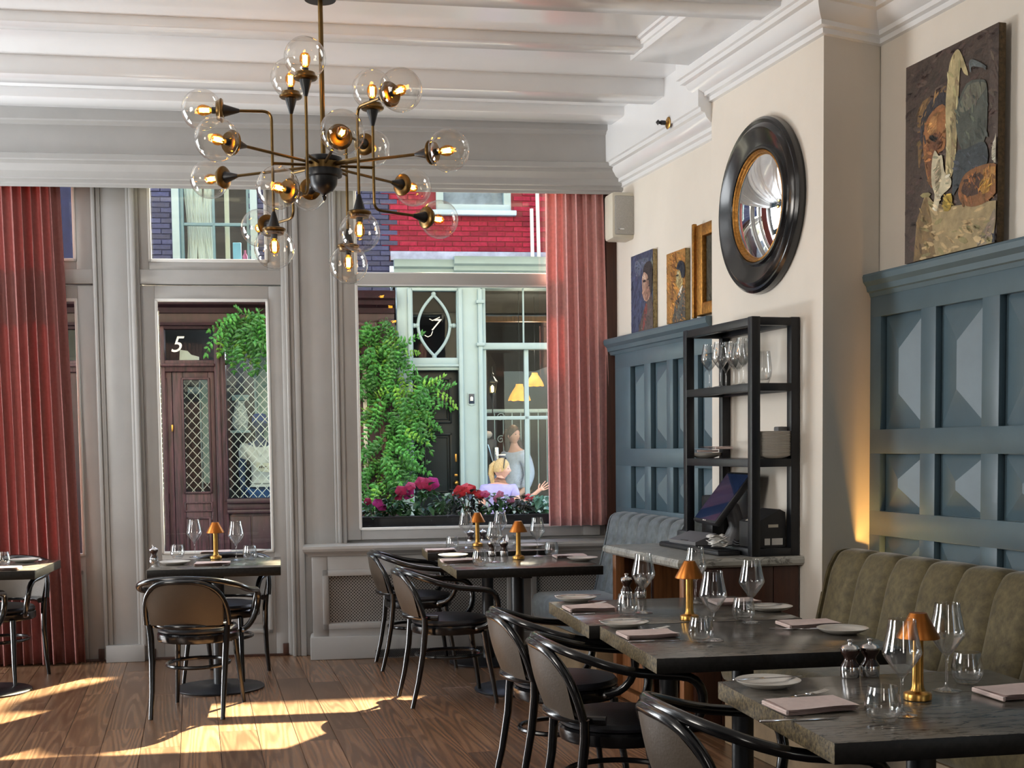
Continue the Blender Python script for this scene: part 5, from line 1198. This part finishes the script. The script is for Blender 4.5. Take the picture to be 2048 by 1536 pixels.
shell('t_shirt', SH, [0, 1, 2, 3, 7, 11, k1, k2, k2+1], chain(0, 1, 2, 3, 7, k1) + chain(3, 11, k2) + chain(3, k2+1), .026, wo, p2, 1)
shell('trousers', mat('dark_trousers', (.05, .06, .10), .8, var=.1), [0, 15, 16, 17, 19, 20, 21], chain(0, 15, 16, 17) + chain(0, 19, 20, 21), .012, wo, base_pts, 0)
Mh = at(.035, -.005, 1.045, R(74)) @ Matrix.Rotation(R(4), 4, 'X'); BL = mat('blonde_hair', (.50, .36, .17), .55, var=.35, scale=30, stretch=(6, 6, 1))
headmesh(wo, Mh, SKIN, BL, [([(0, .075, .19), (0, .115, .14), (.0, .125, .05), (0, .10, -.05), (.02, .08, -.12)], [.03, .042, .036, .026, .012]), ([(.07, .0, .14), (.085, .01, .05), (.075, -.01, -.05), (.06, -.04, -.14)], [.016, .02, .02, .008])])
MB().tube([Mh @ V((.09*cos(R(a)), -.035, .125+.125*sin(R(a)))) for a in range(0, 181, 15)], .006, 6).build('hair_band', M_['plastic'], parent=wo)
st = thing('terrace_bench', 'dark terrace bench under the seated person outside', 'bench', FM @ at(2.66, YO-.72, 0))
cb(-.5, .5, -.2, .22, .33, .365).build('seat', M_['dwood'], parent=st)
for sx in (-.45, .45): 
    for sy in (-.16, .18): cb(sx-.025, sx+.025, sy-.025, sy+.025, -.02, .33).build('leg', M_['steel'], parent=st)
# standing woman behind the cafe window
ws = thing('person', 'standing dark-haired person in a pale blue sweater and brown trousers inside the cafe', 'person', FM @ at(3.03, YO+.48, 0, R(-40)))
pts = [((0, 0, .86), .115), ((0, 0, 1.02), .10), ((0, .0, 1.20), .115), ((0, .0, 1.335), .095), ((0, -.01, 1.42), .048), ((0, -.02, 1.50), .05),
       ((-.15, 0, 1.31), .06), ((-.215, .02, 1.07), .045), ((-.20, -.10, .87), .034), ((-.15, -.18, .80), .026), ((.15, 0, 1.31), .06), ((.215, .02, 1.07), .045), ((.20, -.10, .87), .034), ((.15, -.18, .80), .026),
       ((-.085, 0, .78), .09), ((-.09, -.01, .46), .062), ((-.09, .02, .06), .042), ((-.09, -.10, .03), .04), ((.085, 0, .78), .09), ((.09, -.01, .46), .062), ((.09, .02, .06), .042), ((.09, -.10, .03), .04)]
ed = chain(0, 1, 2, 3, 4, 5) + chain(3, 6, 7, 8, 9) + chain(3, 10, 11, 12, 13) + chain(0, 14, 15, 16, 17) + chain(0, 18, 19, 20, 21); bp_, be_ = list(pts), list(ed)
hand(pts, ed, 9, (.5, -.6, -.4), (1, 0, 0), (0, 0, 1)); hand(pts, ed, 13, (-.5, -.6, -.4), (1, 0, 0), (0, 0, 1))
skin('body', pts, ed, SKIN, ws)
bp2 = bp_ + [((0, -.005, 1.385), .06), ((0, 0, .90), .105)]; shell('sweater', mat('pale_blue_knit', (.42, .50, .66), .9, var=.12, scale=30), [1, 2, 3, 6, 7, 8, 10, 11, 12, len(bp_), len(bp_)+1], chain(len(bp_)+1, 1, 2, 3, 6, 7, 8) + chain(3, 10, 11, 12) + chain(3, len(bp_)), .030, ws, bp2, 1)
shell('trousers', mat('rust_trousers', (.26, .12, .05), .85, var=.15), [0, 14, 15, 16, 18, 19, 20], chain(0, 14, 15, 16) + chain(0, 18, 19, 20), .016, ws, bp_, 0)
DH = mat('dark_brown_hair', (.045, .028, .02), .5, var=.35, scale=30, stretch=(6, 6, 1))
headmesh(ws, at(0, -.03, 1.455, R(75)), SKIN, DH, [([(-.02, .06, .18), (-.03, .085, .08), (-.02, .08, -.06), (.0, .06, -.20), (.02, .04, -.30)], [.05, .06, .05, .04, .015]), ([(.06, .02, .19), (.085, .01, .08), (.09, -.03, -.04), (.08, -.09, -.17), (.06, -.11, -.26)], [.03, .035, .035, .03, .012])])
# mannequin in the shop window
mq = thing('mannequin', 'dark blue shop mannequin in a white short-sleeved shirt and jeans behind the grille', 'mannequin', FM @ at(-.165, YO+.36, -.03))
MQ = mat('navy_mannequin', (.022, .045, .12), .5, var=.2, scale=6)
pts = [((0, 0, .95), .12), ((0, 0, 1.12), .10), ((0, 0, 1.32), .125), ((0, 0, 1.47), .11), ((0, 0, 1.58), .055), ((0, -.01, 1.67), .058),
       ((-.19, 0, 1.47), .065), ((-.235, .01, 1.22), .046), ((-.225, -.03, 1.02), .036), ((-.22, -.05, .95), .026), ((.19, 0, 1.47), .065), ((.235, .01, 1.22), .046), ((.225, -.03, 1.02), .036), ((.22, -.05, .95), .026),
       ((-.10, 0, .88), .10), ((-.11, 0, .50), .075), ((-.11, 0, .10), .05), ((-.11, -.12, .06), .045), ((.10, 0, .88), .10), ((.11, 0, .50), .075), ((.11, 0, .10), .05), ((.11, -.12, .06), .045)]
ed = chain(0, 1, 2, 3, 4, 5) + chain(3, 6, 7, 8, 9) + chain(3, 10, 11, 12, 13) + chain(0, 14, 15, 16, 17) + chain(0, 18, 19, 20, 21); bp_ = list(pts)
hand(pts, ed, 9, (0, -.1, -1), (1, 0, 0), (0, -1, 0)); hand(pts, ed, 13, (0, -.1, -1), (-1, 0, 0), (0, -1, 0)); skin('body', pts, ed, MQ, mq)
Mm = at(0, -.02, 1.62) @ Matrix.Diagonal((1.12, 1.1, 1.12, 1)); headmesh(mq, Mm, MQ, None, [])
MB().lathe([(.092, .0), (.098, .02), (.094, .08), (.07, .115), (0, .13)], 24, at(0, -.015, 1.775)).build('cap', mat('blue_cap', (.02, .06, .25), .7, var=.1), parent=mq)
p2 = list(bp_); p2 += [((-.222, .005, 1.31), .06), ((.222, .005, 1.31), .06), ((0, 0, 1.04), .115)]; n_ = len(bp_)
shell('shirt', mat('white_linen_shirt', (.78, .76, .76), .85, var=.06, scale=14), [1, 2, 3, 6, 10, n_, n_+1, n_+2], chain(n_+2, 1, 2, 3, 6, n_) + chain(3, 10, n_+1), .026, mq, p2, 1)
b = MB(); b.add([(-.09, -.125, 1.585), (-.005, -.150, 1.36), (-.075, -.150, 1.47)], [(0, 1, 2)]); b.add([(.09, -.125, 1.585), (.075, -.150, 1.47), (.005, -.150, 1.36)], [(0, 1, 2)]); o = b.build('collar', M_['paper'], parent=mq); o.modifiers.new('t', 'SOLIDIFY').thickness = .006
shell('jeans', mat('blue_jeans', (.03, .09, .26), .85, var=.3, scale=14), [0, 14, 15, 16, 18, 19, 20], chain(0, 14, 15, 16) + chain(0, 18, 19, 20), .02, mq, bp_, 0)
tg = MB().cbox(-.085, .085, -.004, .004, -.055, .055, .002).build('price_card', M_['cream'], parent=mq, M=at(.04, -.20, 1.235) @ Matrix.Rotation(R(5), 4, 'Y'))
b = MB()
for k, (a, c, h) in enumerate(((-.05, -.035, .022), (-.025, -.01, .03), (0, .012, .022), (.02, .03, .03), (.038, .052, .026))): b.cbox(a, c, -.0055, -.004, -.012, h-.012, .0005)
b.build('card_lettering', M_['dwood'], parent=tg)
cb(-.5, .7, YO+.25, YO+.75, -.02, .0).build('display_base', M_['dark'], parent=lh)
dt = thing('display_objects', 'speckled white decorative vessel behind the grille beside the mannequin', 'vase', FM @ at(-.40, YO+.35, 1.66)); MB().lathe([(.06, 0), (.09, .04), (.10, .14), (.07, .26), (.05, .34), (.06, .36)], 20).build('vessel', mat('speckled_ceramic', (.6, .64, .6), .5, var=.7, scale=45), parent=dt)
cb(-.12, .12, -.1, .1, -.03, .0).build('stand', M_['trimw'], parent=dt)

# ------------------------------------------------------------------ climbing wisteria: leaves as parts
def frond_mesh(mt, seed):
    rr = random.Random(seed); b = MB(); L = .30; n = 6
    axis = [(0, L*k/n, .035*sin(2.2*k/n)-.10*(k/n)**2) for k in range(n+1)]
    b.tube(axis, .0022, 3, caps=False)
    def lf(p, ang, ln, tilt):
        T_ = Matrix.Translation(p) @ Matrix.Rotation(ang, 4, 'Z') @ Matrix.Rotation(tilt, 4, 'X'); w = ln*.24
        b.add([(0, 0, 0), (w, ln*.35, -.006), (w*.8, ln*.68, -.010), (0, ln, -.022), (-w*.8, ln*.68, -.010), (-w, ln*.35, -.006), (0, ln*.5, .006)],
              [(0, 1, 6), (1, 2, 6), (2, 3, 6), (3, 4, 6), (4, 5, 6), (5, 0, 6)], T_)
    for k in range(1, n+1):
        for sg in (-1, 1): lf(axis[k], sg*R(-58+rr.uniform(-10, 10)), .075*(1-.06*k)*rr.uniform(.85, 1.15), rr.uniform(-.35, .1))
    lf(axis[n], 0, .07, -.2)
    return b.mesh('leaf', mt, False)
fr = [frond_mesh(M_['leaf'], k) for k in range(4)] + [frond_mesh(M_['leafy'], 7), frond_mesh(M_['leafy'], 8)]
def vine(name, label, region, n, y, stems, seed, ymin=.08):
    """region(rr) -> (s, z, angle) ; leaves droop towards us"""
    t = thing(name, label, 'climbing plant', FM); rr = random.Random(seed)
    for st_, r_ in stems: MB().tube(st_, r_, 7).build('stem', M_['bark'], parent=t)
    for k in range(n):
        s, z, out = region(rr); d = rr.uniform(ymin, .42)*(.5+.5*rr.random())
        Mx = Matrix.Translation((s, y-d, z)) @ Matrix.Rotation(out + rr.uniform(-.9, .9), 4, 'Y') @ Matrix.Rotation(R(90)+rr.uniform(-.2, .9), 4, 'X') @ Matrix.Rotation(pi + rr.uniform(-.5, .5), 4, 'Z') @ Matrix.Rotation(rr.uniform(-.8, .8), 4, 'Y')
        inst(fr[rr.choice((0, 1, 2, 3, 0, 1, 2, 3, 4, 5))], 'leaf', Mx @ Matrix.Scale(rr.uniform(.9, 1.35), 4), t)
    return t
LEFT = [(3.0, .98, 1.42), (2.85, .96, 1.58), (2.6, .96, 1.62), (2.35, 1.02, 1.72), (2.15, 1.10, 1.95), (1.95, 1.15, 1.90), (1.75, 1.15, 1.80), (1.5, 1.15, 1.62), (1.25, 1.12, 1.55), (1.0, 1.08, 1.50), (.75, 1.05, 1.45)]
def reg(rr):
    z = rr.uniform(.82, 3.0); 
    for i in range(len(LEFT)-1):
        if LEFT[i][0] >= z >= LEFT[i+1][0]:
            k = (LEFT[i][0]-z)/(LEFT[i][0]-LEFT[i+1][0]); a = LEFT[i][1]*(1-k)+LEFT[i+1][1]*k; c = LEFT[i][2]*(1-k)+LEFT[i+1][2]*k
            s = rr.uniform(a, c); return s, z, (s-(a+c)/2)/(c-a)*-1.5
    return 1.3, z, 0
vine('wisteria', 'tall green wisteria climbing between the maroon shop and the black door', reg, 290, YO-.06, [([(1.33, YO-.12, -.02), (1.30, YO-.14, .8), (1.36, YO-.12, 1.5), (1.28, YO-.12, 2.2), (1.15, YO-.12, 2.9)], [.035, .03, .028, .022, .012]), ([(1.30, YO-.1, .0), (1.38, YO-.11, .9), (1.30, YO-.12, 1.7), (1.45, YO-.12, 2.3)], [.022, .02, .016, .008])], 21)
def reg2(rr):
    s = rr.uniform(-.50, .50); top = 3.08 - .18*max(0, -.35-s)/.3; low = 2.72 - .30*max(0, min(1, (s-.0)/.3)) - (.1 if s < -.4 else 0)
    return s, rr.uniform(low, top), rr.uniform(-.6, .6)
vine('wisteria', 'green wisteria branch hanging over the maroon shop window', reg2, 105, YO-.14, [([(1.15, YO-.14, 2.9), (.7, YO-.18, 2.98), (.2, YO-.18, 2.95), (-.3, YO-.18, 2.93), (-.6, YO-.18, 2.85)], [.014, .013, .011, .008, .004])], 22)

# ------------------------------------------------------------------ flower trough on the outer sill
tr_ = thing('flower_trough', 'long black flower trough on the sill outside the big window', 'planter', FM)
b = MB(); b.cbox(.95, 2.75, .115, .135, .872, .932, .004); b.cbox(.95, 2.75, .36, .38, .872, .932, .004); b.cbox(.95, .97, .13, .37, .872, .932, .004); b.cbox(2.73, 2.75, .13, .37, .872, .932, .004); b.cbox(.95, 2.75, .12, .375, .865, .885, .004); b.build('trough', M_['plastic'], parent=tr_)
MB().tube([(.95, .122, .932), (2.75, .122, .932)], .009, 8).build('rim', M_['plastic'], parent=tr_)
B(.975, 2.725, .14, .355, .885, .918).build('soil', mat('potting_soil', (.02, .014, .01), .95, var=.5, scale=60, bump=.6), parent=tr_, smooth=False)
struct(cb(.84, 2.9, .10, .5, .80, .862).build('trim_9', M_['stone'], M=FM))
LF = {}
def leafmesh(mt):
    if mt.name not in LF:
        b = MB(); L = .085; w = .021
        b.add([(0, 0, 0), (w*.8, L*.3, .006), (w, L*.55, .004), (w*.5, L*.82, -.004), (0, L, -.014), (-w*.5, L*.82, -.004), (-w, L*.55, .004), (-w*.8, L*.3, .006), (0, L*.3, -.002), (0, L*.6, -.004)],
              [(0, 1, 8), (1, 2, 9, 8), (2, 3, 9), (3, 4, 9), (4, 5, 9), (5, 6, 9), (6, 7, 8, 9), (7, 0, 8)]); LF[mt.name] = b.mesh('leaf', mt, False)
    return LF[mt.name]
def flowermesh(col):
    b = MB(); mt = mat('petal', col, .6, var=.25, scale=30)
    for k in range(5):
        T_ = Matrix.Rotation(2*pi*k/5, 4, 'Z') @ Matrix.Rotation(-.22, 4, 'X'); b.grid(lambda u, v: (.021*(2*u-1)*sin(pi*min(.97, .12+v*.83))**.7, .003+.033*v, .004*sin(pi*u)+.002*v), 4, 4, T_)
    b.sphere((0, 0, .003), .004, 6); return b.mesh('flower', mt, True, 180)
FLW = {'mag': flowermesh((.62, .02, .28)), 'cri': flowermesh((.50, .012, .10)), 'red': flowermesh((.72, .02, .035)), 'pnk': flowermesh((.70, .22, .38))}
G1 = mat('impatiens_leaf', (.045, .15, .04), .35, var=.3, scale=20, rand=.35); G2 = mat('bronze_impatiens_leaf', (.050, .055, .045), .3, var=.4, scale=20, rand=.4); G3 = mat('mint_leaf', (.20, .45, .30), .4, var=.25, scale=20, rand=.3)
def plant(label, s, y, h, wd, mt, flowers, n, seed):
    t = thing('flowering_plant', label, 'plant', FM @ at(s, y, .918)); rr = random.Random(seed)
    for k in range(4): a = rr.uniform(0, 6.3); MB().tube([(0, 0, -.01), (.3*wd*cos(a)*.5, .2*wd*sin(a)*.5, h*.5), (.8*wd*cos(a)*.5, .5*wd*sin(a)*.5, h*.85)], [.005, .004, .002], 6).build('stem', G1, parent=t)
    for k in range(int(n*1.6)):
        a = rr.uniform(0, 2*pi); q = rr.random()**.6; z = h*(.12+.83*rr.random()); r_ = wd*.5*q*(1-.3*abs(z/h-.5)); 
        Mx = Matrix.Translation((r_*cos(a), r_*sin(a)*.55, z)) @ Matrix.Rotation(a-pi/2, 4, 'Z') @ Matrix.Rotation(rr.uniform(-.9, .5), 4, 'X') @ Matrix.Scale(rr.uniform(.7, 1.25), 4); inst(leafmesh(mt), 'leaf', Mx, t)
    for fx, fz, kind, sc in flowers:
        Mx = Matrix.Translation((fx, -.05+rr.uniform(-.03, .03), fz)) @ Matrix.Rotation(R(62)+rr.uniform(-.3, .3), 4, 'X') @ Matrix.Rotation(rr.uniform(0, 2), 4, 'Z') @ Matrix.Scale(sc, 4); inst(FLW[kind], 'flower', Mx, t)
    return t
plant('low plant with magenta flowers at the left end of the trough', 1.045, .24, .15, .22, G1, [(.02, .12, 'mag', 1.1), (.05, .085, 'mag', 1), (-.05, .13, 'cri', .8)], 34, 31)
plant('plant with tall green leaves between two flowering ones, left in the trough', 1.18, .27, .17, .20, G1, [], 30, 37)
plant('tall plant with crimson and magenta flowers, biggest blooms in the trough', 1.36, .25, .255, .32, G1, [(-.13, .20, 'cri', 1.2), (-.08, .185, 'mag', 1.4), (-.06, .235, 'cri', 1.1), (.02, .255, 'cri', 1.4), (.055, .25, 'cri', 1.2), (.10, .25, 'mag', 1.4), (.08, .23, 'cri', 1.1), (-.15, .165, 'cri', 1.0)], 52, 32)
plant('plain green plant right of the biggest crimson blooms in the trough', 1.54, .26, .18, .20, G1, [], 30, 38)
plant('bronze-leaved plant with bright red flowers in the middle of the trough', 1.70, .24, .21, .24, G2, [(-.05, .19, 'red', 1.3), (-.0, .215, 'red', 1.3), (.03, .20, 'red', 1.2), (.09, .165, 'red', 1.1), (-.07, .17, 'red', 1.0)], 42, 33)
plant('green plant with a few small pink flowers in the trough', 1.92, .25, .165, .25, G1, [(-.09, .17, 'cri', 1.0), (.02, .165, 'pnk', .8), (.0, .13, 'pnk', .8)], 40, 34)
plant('dark bronze plant with a single red bloom before the seated person', 2.10, .25, .135, .24, G2, [(.05, .14, 'red', 1.0), (-.08, .12, 'pnk', .8)], 42, 35)
plant('minty pale green plant at the curtain end of the trough', 2.28, .25, .16, .26, G3, [], 46, 36)
